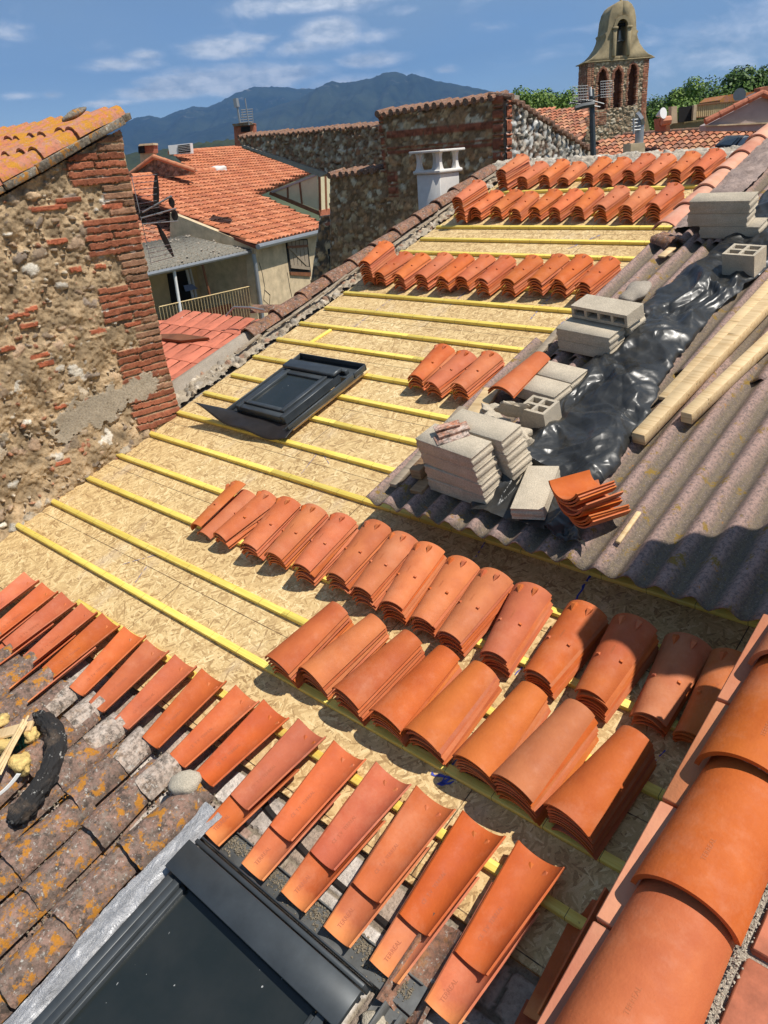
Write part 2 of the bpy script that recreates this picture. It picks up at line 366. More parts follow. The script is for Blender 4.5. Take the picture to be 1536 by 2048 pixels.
# ---------------------------------------------------------------- mesh helpers
MR = Matrix(((1, VV.x, NV.x, 0), (0, VV.y, NV.y, 0), (0, VV.z, NV.z, 0), (0, 0, 0, 1)))   # roof frame (u, v, h)
T = Matrix.Translation
def RZ(a): return Matrix.Rotation(a, 4, 'Z')
def RX(a): return Matrix.Rotation(a, 4, 'X')
def RY(a): return Matrix.Rotation(a, 4, 'Y')
def RM(u, v, h=0.0, yaw=0.0, tilt=0.0, roll=0.0): return MR @ T((u, v, h)) @ RZ(yaw) @ RX(tilt) @ RY(roll)
def tag(o, label=None, cat=None, group=None, kind=None):
    if label: o['label'] = label
    if cat: o['category'] = cat
    if group: o['group'] = group
    if kind: o['kind'] = kind
    return o
def link(o, parent=None, M=None):
    sc.collection.objects.link(o)
    if parent is not None: o.parent = parent
    if M is not None:
        if parent is not None: o.matrix_local = M
        else: o.matrix_world = M
    return o
def thing(name, M, label, cat, group=None):
    o = bpy.data.objects.new(name, None); o.empty_display_size = .05
    link(o, None, M); return tag(o, label, cat, group)
class MB:
    def __init__(s): s.v = []; s.f = []; s.c = []
    def add(s, vs, fs, col=None):
        k = len(s.v); s.v.extend([tuple(q) for q in vs]); s.f.extend([tuple(i+k for i in f) for f in fs])
        s.c.extend([col or (1, 1, 1)]*len(vs)); return s
    def box(s, x0, x1, y0, y1, z0, z1, M=None, col=None, j=0.0, rng=None):
        vs = [Vector((x, y, z)) for z in (z0, z1) for x, y in ((x0, y0), (x1, y0), (x1, y1), (x0, y1))]
        if j:
            r = rng or random; vs = [q+Vector((r.uniform(-j, j), r.uniform(-j, j), r.uniform(-j, j))) for q in vs]
        if M is not None: vs = [M @ q for q in vs]
        return s.add(vs, [(3, 2, 1, 0), (4, 5, 6, 7), (0, 1, 5, 4), (1, 2, 6, 5), (2, 3, 7, 6), (3, 0, 4, 7)], col)
    def prism(s, pts, d, M=None, col=None):            # 2-D outline (x, z) extruded along y from 0 to d
        n = len(pts); vs = [Vector((x, 0, z)) for x, z in pts]+[Vector((x, d, z)) for x, z in pts]
        if M is not None: vs = [M @ q for q in vs]
        return s.add(vs, [tuple(range(n)), tuple(range(2*n-1, n-1, -1))]+[(i, i+n, (i+1) % n+n, (i+1) % n) for i in range(n)], col)
    def slab(s, pts, n, th, col=None):                 # planar polygon (world points) with thickness th below it
        k = len(pts); n = Vector(n)
        a = [Vector(q) for q in pts]; b = [q-n*th for q in a]
        return s.add(a+b, [tuple(range(k)), tuple(range(2*k-1, k-1, -1))]+[(i, i+k, (i+1) % k+k, (i+1) % k) for i in range(k)], col)
    def tube(s, path, r, n=8, col=None, cap=True):
        path = [Vector(q) for q in path]; rs = r if hasattr(r, '__len__') else [r]*len(path); vs = []
        for i, q in enumerate(path):
            d = (path[min(i+1, len(path)-1)]-path[max(i-1, 0)]).normalized()
            a = d.cross(Vector((0, 0, 1)) if abs(d.z) < .9 else Vector((1, 0, 0))).normalized(); b = d.cross(a)
            vs += [q+(a*math.cos(t)+b*math.sin(t))*rs[i] for t in [2*math.pi*j/n for j in range(n)]]
        fs = [(i*n+j, i*n+(j+1) % n, (i+1)*n+(j+1) % n, (i+1)*n+j) for i in range(len(path)-1) for j in range(n)]
        if cap: fs += [tuple(range(n-1, -1, -1)), tuple(range((len(path)-1)*n, len(path)*n))]
        return s.add(vs, fs, col)
    def mesh(s, name, mat, smooth=35, colattr=False):
        me = bpy.data.meshes.new(name); me.from_pydata(s.v, [], s.f); me.materials.append(MATS[mat] if isinstance(mat, str) else mat)
        if colattr:
            a = me.color_attributes.new('Col', 'FLOAT_COLOR', 'POINT')
            a.data.foreach_set('color', np.array([tuple(c)+(1,) for c in s.c], dtype=np.float32).ravel())
        finish(me, smooth); return me
    def build(s, name, mat, parent=None, M=None, smooth=35, colattr=False, bevel=0.0):
        me = s.mesh(name, mat, smooth, colattr)
        if bevel: bevel_mesh(me, bevel)
        return link(bpy.data.objects.new(name, me), parent, M)
def finish(me, smooth=35):
    if smooth:
        me.polygons.foreach_set('use_smooth', [True]*len(me.polygons)); me.set_sharp_from_angle(angle=R(smooth))
    me.update()
def fixn(me):
    bm = bmesh.new(); bm.from_mesh(me); bmesh.ops.recalc_face_normals(bm, faces=bm.faces); bm.to_mesh(me); bm.free(); me.update()
def bevel_mesh(me, w, seg=1):
    bm = bmesh.new(); bm.from_mesh(me); bmesh.ops.recalc_face_normals(bm, faces=bm.faces)
    es = [e for e in bm.edges if len(e.link_faces) == 2 and e.calc_face_angle(0) > R(40)]
    bmesh.ops.bevel(bm, geom=es, offset=w, segments=seg, affect='EDGES', profile=.6, clamp_overlap=True)
    bm.to_mesh(me); bm.free(); finish(me, 45)
def grid_mesh(name, P, mat, C=None, mask=None, smooth=None, close=False):
    ny, nx = P.shape[:2]; idx = np.arange(nx*ny).reshape(ny, nx)
    q = np.stack([idx[:-1, :-1], idx[:-1, 1:], idx[1:, 1:], idx[1:, :-1]], -1)
    if mask is not None: q = q[mask[:-1, :-1] & mask[1:, 1:] & mask[:-1, 1:] & mask[1:, :-1]]
    q = q.reshape(-1, 4); me = bpy.data.meshes.new(name)
    me.vertices.add(nx*ny); me.vertices.foreach_set('co', P.reshape(-1).astype(np.float32))
    me.loops.add(len(q)*4); me.loops.foreach_set('vertex_index', q.ravel().astype(np.int32))
    me.polygons.add(len(q)); me.polygons.foreach_set('loop_start', np.arange(0, len(q)*4, 4, dtype=np.int32))
    me.update(calc_edges=True); me.validate()
    if C is not None:
        a = me.color_attributes.new('Col', 'FLOAT_COLOR', 'POINT')
        c4 = np.concatenate([C.reshape(-1, 3), np.ones((nx*ny, 1))], 1).astype(np.float32); a.data.foreach_set('color', c4.ravel())
    me.materials.append(MATS[mat])
    if mask is not None:
        bm = bmesh.new(); bm.from_mesh(me); bmesh.ops.delete(bm, geom=[v for v in bm.verts if not v.link_faces], context='VERTS'); bm.to_mesh(me); bm.free()
    if smooth: finish(me, smooth)
    return me
# numpy value noise
def _h(ix, iy, seed):
    n = (ix.astype(np.int64)*374761393+iy.astype(np.int64)*668265263+seed*2147483647) & 0xffffffff
    n = ((n ^ (n >> 13))*1274126177) & 0xffffffff
    return ((n ^ (n >> 16)) & 0xffff)/65535.0
def vn(x, y, seed=0):
    ix = np.floor(x); iy = np.floor(y); fx = x-ix; fy = y-iy; fx = fx*fx*(3-2*fx); fy = fy*fy*(3-2*fy)
    a = _h(ix, iy, seed); b = _h(ix+1, iy, seed); c = _h(ix, iy+1, seed); d = _h(ix+1, iy+1, seed)
    return (a*(1-fx)+b*fx)*(1-fy)+(c*(1-fx)+d*fx)*fy
def fbm(x, y, seed=0, o=4, g=.5):
    s = 0; a = 1; t = 0
    for i in range(o): s = s+a*vn(x*2**i, y*2**i, seed+i*17); t += a; a *= g
    return s/t
def inpoly(x, y, poly):
    r = np.zeros(x.shape, bool); n = len(poly)
    for i in range(n):
        (x1, y1), (x2, y2) = poly[i], poly[(i+1) % n]
        if y1 == y2: continue
        r ^= ((y1 > y) != (y2 > y)) & (x < (x2-x1)*(y-y1)/(y2-y1)+x1)
    return r
def masonry(name, O, U, V, w, h, res, mat, parent, seed=1, mortar=(.34, .25, .15), stones=None, bricks=(), patches=(), poly=None, bulge=None, relief=.03, mrelief=.012, M=None, local=False, rag=0.0, mjit=.25, wf=11, wk=1.0):
    """rubble or brick wall face as a real relief: O + x*U + y*V, pushed out along U x V"""
    O = np.array(O, float); U = np.array(U, float); V = np.array(V, float); Nn = np.cross(U, V)
    nx = int(w/res)+1; ny = int(h/res)+1
    xs = np.linspace(0, w, nx); ys = np.linspace(0, h, ny); X, Y = np.meshgrid(xs, ys)
    rs = np.random.RandomState(seed)
    H = (fbm(X*6, Y*6, seed, 4)-.5)*mrelief*2.5+(fbm(X*40, Y*40, seed+5, 2)-.5)*mrelief
    k = 1+(fbm(X*9, Y*9, seed+9, 4)-.5)*mjit*3
    C = np.array(mortar)[None, None, :]*k[..., None]
    wx = (fbm(X*wf, Y*wf, seed+21, 4, .6)-.5)*wk; wy = (fbm(X*wf, Y*wf, seed+31, 4, .6)-.5)*wk
    for (x, y, a, b, th, col, hh, pw) in (stones or []):
        r = max(a, b)*1.35; i0, i1 = np.searchsorted(xs, [x-r, x+r]); j0, j1 = np.searchsorted(ys, [y-r, y+r])
        if i1 <= i0 or j1 <= j0: continue
        sl = (slice(j0, j1), slice(i0, i1)); f = max(a, b)*.9
        dx = X[sl]-x+wx[sl]*f; dy = Y[sl]-y+wy[sl]*f; c, s_ = math.cos(th), math.sin(th)
        d = (np.abs((dx*c+dy*s_)/a)**pw+np.abs((-dx*s_+dy*c)/b)**pw)**(1/pw)
        hv = hh*relief*(1-np.clip(d, 0, 1)**3.0)
        m = (d < 1) & (hv+.002 > H[sl])
        edge = np.clip((d-.82)/.18, 0, 1)
        H[sl] = np.where(m, np.maximum(H[sl], hv)+(fbm(X[sl]*30, Y[sl]*30, seed+3, 2)-.5)*.004, H[sl])
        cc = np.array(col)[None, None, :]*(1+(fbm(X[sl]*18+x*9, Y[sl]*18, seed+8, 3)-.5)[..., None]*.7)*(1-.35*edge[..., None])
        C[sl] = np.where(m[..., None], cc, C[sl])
    for (x0, x1, y0, y1, col, hh) in bricks:
        i0, i1 = np.searchsorted(xs, [x0-.02, x1+.02]); j0, j1 = np.searchsorted(ys, [y0-.01, y1+.01])
        if i1 <= i0 or j1 <= j0: continue
        sl = (slice(j0, j1), slice(i0, i1)); dx = X[sl]+wx[sl]*.02; dy = Y[sl]+wy[sl]*.012
        m = (dx > x0) & (dx < x1) & (dy > y0) & (dy < y1)
        H[sl] = np.where(m, hh+(fbm(X[sl]*25, Y[sl]*25, seed+4, 3)-.5)*.008, H[sl]*.6)
        C[sl] = np.where(m[..., None], np.array(col)[None, None, :]*(1+(fbm(X[sl]*22+x0*5, Y[sl]*22, seed+6, 3)-.5)[..., None]*.7), C[sl])
    for (pp, col, hh) in patches:
        m = inpoly(X+wx*.12, Y+wy*.12, pp)
        H = np.where(m, hh+(fbm(X*7, Y*7, seed+41, 3)-.5)*.014, H)
        C = np.where(m[..., None], np.array(col)[None, None, :]*(1+(fbm(X*5, Y*8, seed+43, 4)-.5)[..., None]*.5), C)
    if bulge is not None: H = H+bulge(X, Y)
    mask = None
    if poly is not None: mask = inpoly(X+wx*rag, Y+wy*rag, poly)
    P = O+X[..., None]*U+Y[..., None]*V+H[..., None]*Nn
    me = grid_mesh(name, P, mat, np.clip(C, 0.005, .95), mask, smooth=60)
    return link(bpy.data.objects.new(name, me), parent, M)
def scatter_stones(w, h, n, amin, amax, cols, seed, asp=(.5, .95), hh=(.5, 1.0), pw=(2, 3.2), ang=.5, keep=None, gap=.9):
    rs = np.random.RandomState(seed); out = []; pts = []
    for i in range(n*8):
        if len(out) >= n: break
        a = amin+(amax-amin)*rs.rand()**1.8 if i > n*.3 else amin+(amax-amin)*(.4+.6*rs.rand()); x = rs.rand()*w; y = rs.rand()*h
        if keep and not keep(x, y): continue
        b = a*rs.uniform(*asp)
        if any((x-p[0])**2+((y-p[1])*1.2)**2 < ((a+p[2])*gap)**2 for p in pts): continue
        pts.append((x, y, (a+b)/2))
        c = np.array(cols[rs.randint(len(cols))])*rs.uniform(.75, 1.25)
        out.append((x, y, a, b, rs.uniform(-ang, ang), c, rs.uniform(*hh), rs.uniform(*pw)))
    return out
def text_mesh(s, size):
    cu = bpy.data.curves.new('lettering', 'FONT'); cu.body = s; cu.size = size; cu.resolution_u = 2; cu.align_y = 'CENTER'
    o = bpy.data.objects.new('lettering', cu); sc.collection.objects.link(o)
    bpy.context.view_layer.update()
    me = bpy.data.meshes.new_from_object(o.evaluated_get(bpy.context.evaluated_depsgraph_get()))
    bpy.data.objects.remove(o); bpy.data.curves.remove(cu)
    return me

# ---------------------------------------------------------------- canal tiles
def arc(w, r, th, t):                 # outer and inner point of the section at t in [-1, 1]
    w = w/2; Rr = (w*w+r*r)/(2*r); am = math.asin(min(1, w/Rr)) if r <= w else math.pi-math.asin(w/Rr)
    a = am*t; zc = r-Rr
    return (Rr*math.sin(a), zc+Rr*math.cos(a)), ((Rr-th)*math.sin(a), zc+(Rr-th)*math.cos(a))
def tile_mesh(name, w0, w1, L, r0, r1, th=.0085, ns=14, nl=6, mat='terracotta', flip=False, rough=0.0, seed=0, bow=0.0):
    rg = random.Random(seed); vs = []
    ph = [rg.uniform(0, 6) for _ in range(4)]
    for j in range(nl+1):
        f = j/nl; w = w0+(w1-w0)*f; r = r0+(r1-r0)*f
        for side in (0, 1):
            for i in range(ns+1):
                t = -1+2*i/ns; x, z = arc(w, r, th, t)[side]; y = L*f
                if rough:
                    if j in (0, nl): y += rough*1.6*math.sin(t*5+ph[0]+j)*(.5+.5*math.sin(t*11+ph[1]))
                    z += rough*.5*math.sin(y*13+ph[2]+t*3); x += rough*.5*math.sin(y*9+ph[3]+t*2)
                z += bow*4*f*(1-f)
                vs.append((x, y, z) if not flip else (-x, y, r0-z))
    m = 2*(ns+1); fs = []
    for j in range(nl):
        for i in range(ns):
            a = j*m+i; b = a+m; fs.append((a, a+1, b+1, b)); c = a+ns+1; d = c+m; fs.append((c, d, d+1, c+1))
        for e in (0, ns): a = j*m+e; c = a+ns+1; fs.append((a, a+m, c+m, c) if e == 0 else (a, c, c+m, a+m))
    for j in (0, nl):
        for i in range(ns): a = j*m+i; c = a+ns+1; fs.append((a, c, c+1, a+1) if j == 0 else (a, a+1, c+1, c))
    me = bpy.data.meshes.new(name); me.from_pydata(vs, [], fs); fixn(me)
    me.materials.append(MATS[mat]); finish(me, 40); return me
def on_tile(x, y, w0, w1, L, r0, r1, off, inner=False, th=.0085):
    f = y/L; w = (w0+(w1-w0)*f)/2; r = r0+(r1-r0)*f; Rr = (w*w+r*r)/(2*r); zc = r-Rr
    Q = Rr-th if inner else Rr; return zc+math.sqrt(max(1e-6, Q*Q-x*x))+(off if not inner else -off)
TL = .465
LUGT = dict(w0=.148, w1=.214, L=TL, r0=.047, r1=.061)      # lugged tile, wide end up the slope
SMT = dict(w0=.212, w1=.150, L=TL, r0=.058, r1=.046)       # smooth cover tile, wide end down
me_lug = tile_mesh('tile_body', **LUGT, mat='terracotta')
me_sm = tile_mesh('tile_body', **SMT, mat='terracotta_smooth')
me_ch = tile_mesh('tile_body', **LUGT, mat='terracotta_laid', flip=True)
me_ch2 = tile_mesh('tile_body', **LUGT, mat='terracotta_laid_upper', flip=True)
def lug_mesh(big, mat='terracotta'):
    b = MB()
    if big:   # hook: square head with a tail running down the tile
        b.add([(-.013, .0, -.003), (.013, 0, -.003), (.013, .018, -.003), (-.013, .018, -.003), (-.011, .001, .019), (.011, .001, .019), (.012, .018, .013), (-.012, .018, .013), (.002, -.036, -.002)],
              [(4, 5, 6, 7), (1, 2, 6, 5), (2, 3, 7, 6), (3, 0, 4, 7), (0, 8, 4), (8, 1, 5), (8, 5, 4)])
    else:
        b.add([(-.009, -.007, -.002), (.009, -.007, -.002), (.009, .008, -.002), (-.009, .008, -.002), (-.007, -.005, .011), (.007, -.005, .011), (.007, .007, .007), (-.007, .007, .007)],
              [(4, 5, 6, 7), (0, 1, 5, 4), (1, 2, 6, 5), (2, 3, 7, 6), (3, 0, 4, 7)])
    return b.mesh('lug', mat, 0)
me_lb, me_ls = lug_mesh(True), lug_mesh(False)
LUGP = []
for lx, ly, me_ in ((-.038, TL-.045, me_lb), (.038, TL-.045, me_lb), (-.052, .205, me_ls), (.052, .205, me_ls)):
    z = on_tile(lx, ly, **LUGT, off=-.001); LUGP.append((me_, Matrix.Translation((lx, ly, z)) @ RY(math.asin(lx/.12))))
def bent_text(s, size, x0, y0, prm, inner, flip, off, mat):
    me = text_mesh(s, size)
    co = [v.co.copy() for v in me.vertices]
    for v, c in zip(me.vertices, co):
        y = y0+c.x; x = x0-c.y; xx = -x if flip else x
        z = on_tile(xx, y, **prm, off=off, inner=inner)
        v.co = (x, y, (prm['r0']-z) if flip else z)
    me.materials.clear(); me.materials.append(MATS[mat]); me.update(); return me
me_t1 = bent_text('CE  T.V  TERREAL', .019, -.034, .085, LUGT, True, True, .0008, 'letter_shade')
me_t2 = bent_text('TERREAL', .022, -.034, .035, LUGT, True, True, .0008, 'letter_shade')
me_t3 = bent_text('TERREAL', .013, 0, .22, LUGT, False, False, .0007, 'letter_faint')
ORD = ['first', 'second', 'third', 'fourth', 'fifth', 'sixth', 'seventh', 'eighth', 'ninth', 'tenth', 'eleventh', 'twelfth', 'thirteenth', 'fourteenth', 'fifteenth', 'sixteenth', 'seventeenth', 'eighteenth']
rg = random.Random(5)
def stack_row(data, counts, me, rowname, group, lugged, dz=.0225, h0=.032, text=False, spread=.006, vfix=True, seed=1, yawk=1.0):
    rg = random.Random(seed); rows = []
    for (a, b), n in zip(data, counts):
        ha = h0+.063+(n-1)*dz; hb = h0+.055+(n-1)*dz
        ua, va = roof(*a, ha); ub, vb = roof(*b, hb); rows.append([ua, va, ub, vb])
    vm = sorted((r[1]+r[3])/2 for r in rows)[len(rows)//2]
    for i, (r, n) in enumerate(zip(rows, counts)):
        vc = (r[1]+r[3])/2
        if vfix: vc = vm+max(-.045, min(.045, vc-vm))
        yaw = -math.atan2(r[0]-r[2], .40)*yawk; yaw = max(R(-9), min(R(11), yaw)); uc = (r[0]+r[2])/2
        for k in range(n):
            yk = yaw+R(rg.uniform(-1.3, 1.3))+(R(rg.uniform(-2, 2)) if k and rg.random() < .25 else 0)
            c, s_ = math.cos(yk), math.sin(yk)
            du = rg.uniform(-spread, spread)*.6; dv = rg.uniform(-spread, spread)
            M = RM(uc+du+s_*TL/2, vc+dv-c*TL/2, h0+k*dz, yk, R(rg.uniform(-.3, .3)), R(rg.uniform(-1, 1)))
            d = n-1-k
            pos = 'topmost' if d == 0 else 'bottom' if k == 0 else ORD[d]+' down'
            kind = 'lugged' if lugged else 'smooth'
            if seed == 11 and i == 0 and d == 0: M = RM(uc-.045, vc-TL/2+.01, h0+k*dz+.028, R(7), R(.5), R(-26))
            o = tag(link(bpy.data.objects.new('terracotta_tile', me), None, M),
                    f'{pos} {kind} tile in the {ORD[i]} stack from the left, {rowname}', 'tile', group)
            if d == 0 and lugged:
                for me_, m_ in LUGP: link(bpy.data.objects.new('lug', me_), o, m_)
                if text: link(bpy.data.objects.new('lettering', me_t3), o, Matrix.Identity(4))
PA = [((487,976),(399,1056)),((532,981),(433,1064)),((571,990),(488,1087)),((623,1006),(539,1102)),((682,1025),(594,1126)),((749,1040),(664,1144)),((802,1063),(713,1172)),((853,1080),(772,1205)),((921,1110),(837,1230)),((987,1139),(893,1257)),((1061,1164),(975,1307)),((1169,1208),(1070,1340)),((1266,1234),(1171,1384)),((1376,1266),(1291,1427)),((1476,1297),(1376,1468))]
PB = [((666,1205),(554,1313)),((741,1230),(622,1337)),((808,1264),(689,1379)),((883,1296),(766,1422)),((958,1325),(844,1458)),((1055,1369),(946,1510)),((1148,1411),(1028,1549)),((1264,1460),(1140,1613))]
PK = [((885,688),(826,747)),((928,700),(863,759)),((977,703),(918,760))]
PC = [((765,482),(729,518)),((812,501),(764,536)),((841,505),(795,544)),((886,505),(841,544)),((927,508),(883,547)),((969,508),(922,549)),((1010,510),(961,554)),((1062,511),(1015,552)),((1116,508),(1069,550)),((1166,506),(1116,552)),((1215,515),(1165,560))]
PD = [((948,365),(917,388)),((987,381),(952,410)),((1026,378),(992,410)),((1061,378),(1026,418)),((1105,378),(1069,410)),((1147,378),(1109,410)),((1189,371),(1153,412)),((1235,373),(1202,404)),((1287,373),(1252,405)),((1344,368),(1308,400))]
PE = [((1039,311),(1005,332)),((1079,323),(1046,348)),((1121,317),(1088,348)),((1160,316),(1129,352)),((1205,311),(1173,345)),((1246,311),(1210,345)),((1295,303),(1254,340)),((1337,303),(1293,340)),((1386,299),(1345,337)),((1431,295),(1397,329))]
stack_row(PA, [2, 4, 5, 5, 6, 6, 6, 6, 5, 6, 6, 6, 7, 4, 4], me_lug, 'long middle row', 'lugged roof tiles stacked in the long diagonal row', True, text=True, seed=11)
stack_row(PB, [6, 5, 6, 6, 6, 6, 8, 8], me_sm, 'smooth front row', 'smooth roof tiles stacked in the front row', False, dz=.0240, seed=12)
stack_row(PK, [5, 5, 6], me_lug, 'trio by the blocks', 'lugged roof tiles stacked beside the blocks', True, seed=13)
stack_row(PC, [10, 5, 6, 6, 6, 5, 6, 6, 6, 6, 7], me_lug, 'row below the white chimney', 'lugged roof tiles stacked in the row of eleven', True, dz=.0245, seed=14, yawk=.7)
stack_row(PD, [11, 5, 5, 5, 5, 5, 5, 6, 6, 6], me_lug, 'second row from ridge', 'lugged roof tiles stacked in the second row from the ridge', True, dz=.0255, seed=15, yawk=.5)
stack_row(PE, [9, 5, 5, 3, 5, 5, 5, 5, 5, 6], me_lug, 'row nearest the ridge', 'lugged roof tiles stacked in the ridge row', True, dz=.0255, seed=16, yawk=.4)
# channel tiles laid hollow side up along the bottom of the boarded roof
PF = [((70,1161),None),((107,1183),None),((145,1204),(24,1302)),((186,1225),(67,1329)),((229,1248),(107,1354)),((277,1272),(165,1390)),((322,1300),(205,1421)),((379,1331),(254,1458)),((435,1360),(312,1494)),((502,1397),(368,1530)),((559,1428),(423,1565)),((631,1467),(491,1614)),((706,1511),(574,1674)),((792,1557),(656,1729)),((876,1606),(745,1790)),((972,1658),(840,1854)),((1087,1720),(951,1936))]
FU = []
me_rec = MB().add([(-.012, -.010, 0), (.012, -.010, 0), (.012, .012, 0), (-.012, .012, 0), (0, .010, .0085)], [(0, 1, 4), (1, 2, 4), (2, 3, 4), (3, 0, 4)]).mesh('lug_hollow', 'terracotta', 0)
for i, (a, b) in enumerate(PF):
    ua, va = roof(*a, .055)
    if b: ub, vb = roof(*b, .045)
    else: ub, vb = ua+.02, va-.45
    yaw = -math.atan2(ua-ub, .44); c, s_ = math.cos(yaw), math.sin(yaw); vt = va
    FU.append((ua, va, yaw))
    for lay in ((0, 1) if (1 <= i <= 4 or i >= 11) else (1,)):
        dv = -.185 if lay == 0 else 0
        M = RM(ua+s_*(TL-dv), vt+dv-c*TL, .050 if lay else .028, yaw, R(.6 if lay else 1.2), R(rg.uniform(-3, 3)))
        lab = (f'{ORD[i]} hollow-side-up tile from the left in the lowest laid course' if lay else f'tile tucked under the {ORD[i]} hollow-side-up tile from the left')
        o = tag(link(bpy.data.objects.new('channel_tile', me_ch2 if lay else me_ch), None, M), lab, 'tile', 'new channel tiles laid hollow side up')
        link(bpy.data.objects.new('lettering', me_t1 if lay else me_t2), o, Matrix.Identity(4))
        if lay:
            for lx in (-.034, .036):
                z = LUGT['r0']-on_tile(lx, TL-.045, **LUGT, off=.0, inner=True)
                link(bpy.data.objects.new('lug_hollow', me_rec), o, T((lx, TL-.045, z-.002)))
for k, (px, py, ro, hh, lab) in enumerate([(1178, 1768, 58, .02, 'new tile leaning on edge against the verge wall, upper of two'), (1075, 1960, 55, .0, 'new tile leaning on edge against the verge wall, lower of two')]):
    u, v = roof(px, py, .15)
    o = tag(link(bpy.data.objects.new('channel_tile', me_ch), None, RM(u+.06, v-.45, hh+.03, R(2), 0, R(-ro))), lab, 'tile', 'new channel tiles laid hollow side up')

# ---------------------------------------------------------------- the boarded roof and its battens
def m(lst): b = MB(); [b.box(*q) for q in lst]; return b
U0, U1, V0, V1 = -6.06, -.50, 1.60, 9.62
dk = thing('strand_board_deck', MR @ T((0, 0, 0)), 'pitched roof deck of strand board panels over the house being reroofed', 'deck')
m([(U0, U1, V0, V1, -.018, 0)]).build('strand_board', 'osb', dk)
b = MB()
for u in np.arange(U0+.1, U1, .6): b.box(u-.04, u+.04, V0+.02, V1-.05, -.17, -.02)
b.build('rafter', 'old_timber', dk)
# blue chalk marks sprayed on the boards
def chalk(pts, wid, seed):
    rgc = random.Random(seed); b = MB(); P = [Vector((*roof(*p, .003), .003)) for p in pts]
    path = []
    for a, c in zip(P[:-1], P[1:]):
        n = max(2, int((c-a).length/.018)); path += [a.lerp(c, i/n) for i in range(n)]
    path.append(P[-1]); prev = None
    for i, q in enumerate(path):
        d = (path[min(i+1, len(path)-1)]-path[max(0, i-1)]).normalized(); s_ = Vector((-d.y, d.x, 0))
        w = wid*rgc.uniform(.25, 1.0); o = s_*rgc.uniform(-.3, .3)*wid
        cur = (q+o-s_*w/2, q+o+s_*w/2)
        if prev and rgc.random() > .22: b.add([prev[0], prev[1], cur[1], cur[0]], [(0, 1, 2, 3)])
        prev = cur
    return b
material('blue_chalk', m_flat((.055, .075, .36), .9, 0, 60, .4, .1))
material('violet_chalk', m_flat((.25, .23, .36), .9, 0, 60, .4, .1))
for i, (pts, w, mt) in enumerate([([(1150, 1202), (1176, 1158), (1190, 1140)], .016, 'blue_chalk'), ([(880, 1570), (905, 1530), (945, 1470)], .010, 'blue_chalk'), ([(862, 1548), (925, 1560), (875, 1568), (935, 1545)], .02, 'blue_chalk'), ([(1030, 1350), (1050, 1325)], .014, 'blue_chalk'),
        ([(935, 1140), (970, 1085)], .008, 'blue_chalk'), ([(1290, 1545), (1330, 1500)], .008, 'blue_chalk'), ([(240, 1130), (310, 1110), (270, 1165)], .006, 'violet_chalk'), ([(840, 560), (780, 600), (700, 660)], .010, 'violet_chalk'), ([(1120, 570), (1060, 640)], .018, 'violet_chalk'), ([(1180, 590), (1120, 650)], .014, 'violet_chalk'),
        ([(1290, 395), (1230, 425)], .02, 'violet_chalk'), ([(1200, 470), (1130, 500)], .02, 'violet_chalk'), ([(960, 560), (900, 610)], .010, 'violet_chalk'), ([(600, 950), (640, 900), (660, 930)], .006, 'violet_chalk')]):
    chalk(pts, w, i).build('chalk_mark', mt, dk, smooth=0)
VB = [1.83, 2.09, 2.42, 2.76]+[3.10+.338*k for k in range(20)]
VB = [v for v in VB if v < 9.5]
rgb = random.Random(3)
for i, v in enumerate(VB):
    u1 = -.63 if v < 3.5 else -2.85
    u0 = -6.02+rgb.uniform(-.03, .03)
    if i == 0: u0 = -4.6
    t = f'yellow batten nailed across the boards, {ORD[i]} counting up from the laid tiles' if i < 18 else f'yellow batten near the ridge, {ORD[len(VB)-1-i]} counting down from the ridge'
    bt = thing('timber_batten', RM(u0, v, 0, R(rgb.uniform(-.12, .12))), t, 'batten', 'yellow battens nailed across the roof')
    b = MB(); u = 0; L = u1-u0; n = max(1, int(round(L/rgb.uniform(1.7, 2.6)))); cuts = [0]+[L*(k+rgb.uniform(-.15, .15))/n for k in range(1, n)]+[L]
    for a, c in zip(cuts[:-1], cuts[1:]):
        y = rgb.uniform(-.004, .004); b.box(a+.0015, c-.0015, -.021+y, .021+y, .001, .030+rgb.uniform(-.001, .001))
    b.build('batten_timber', 'yellow_timber', bt, bevel=.0015)
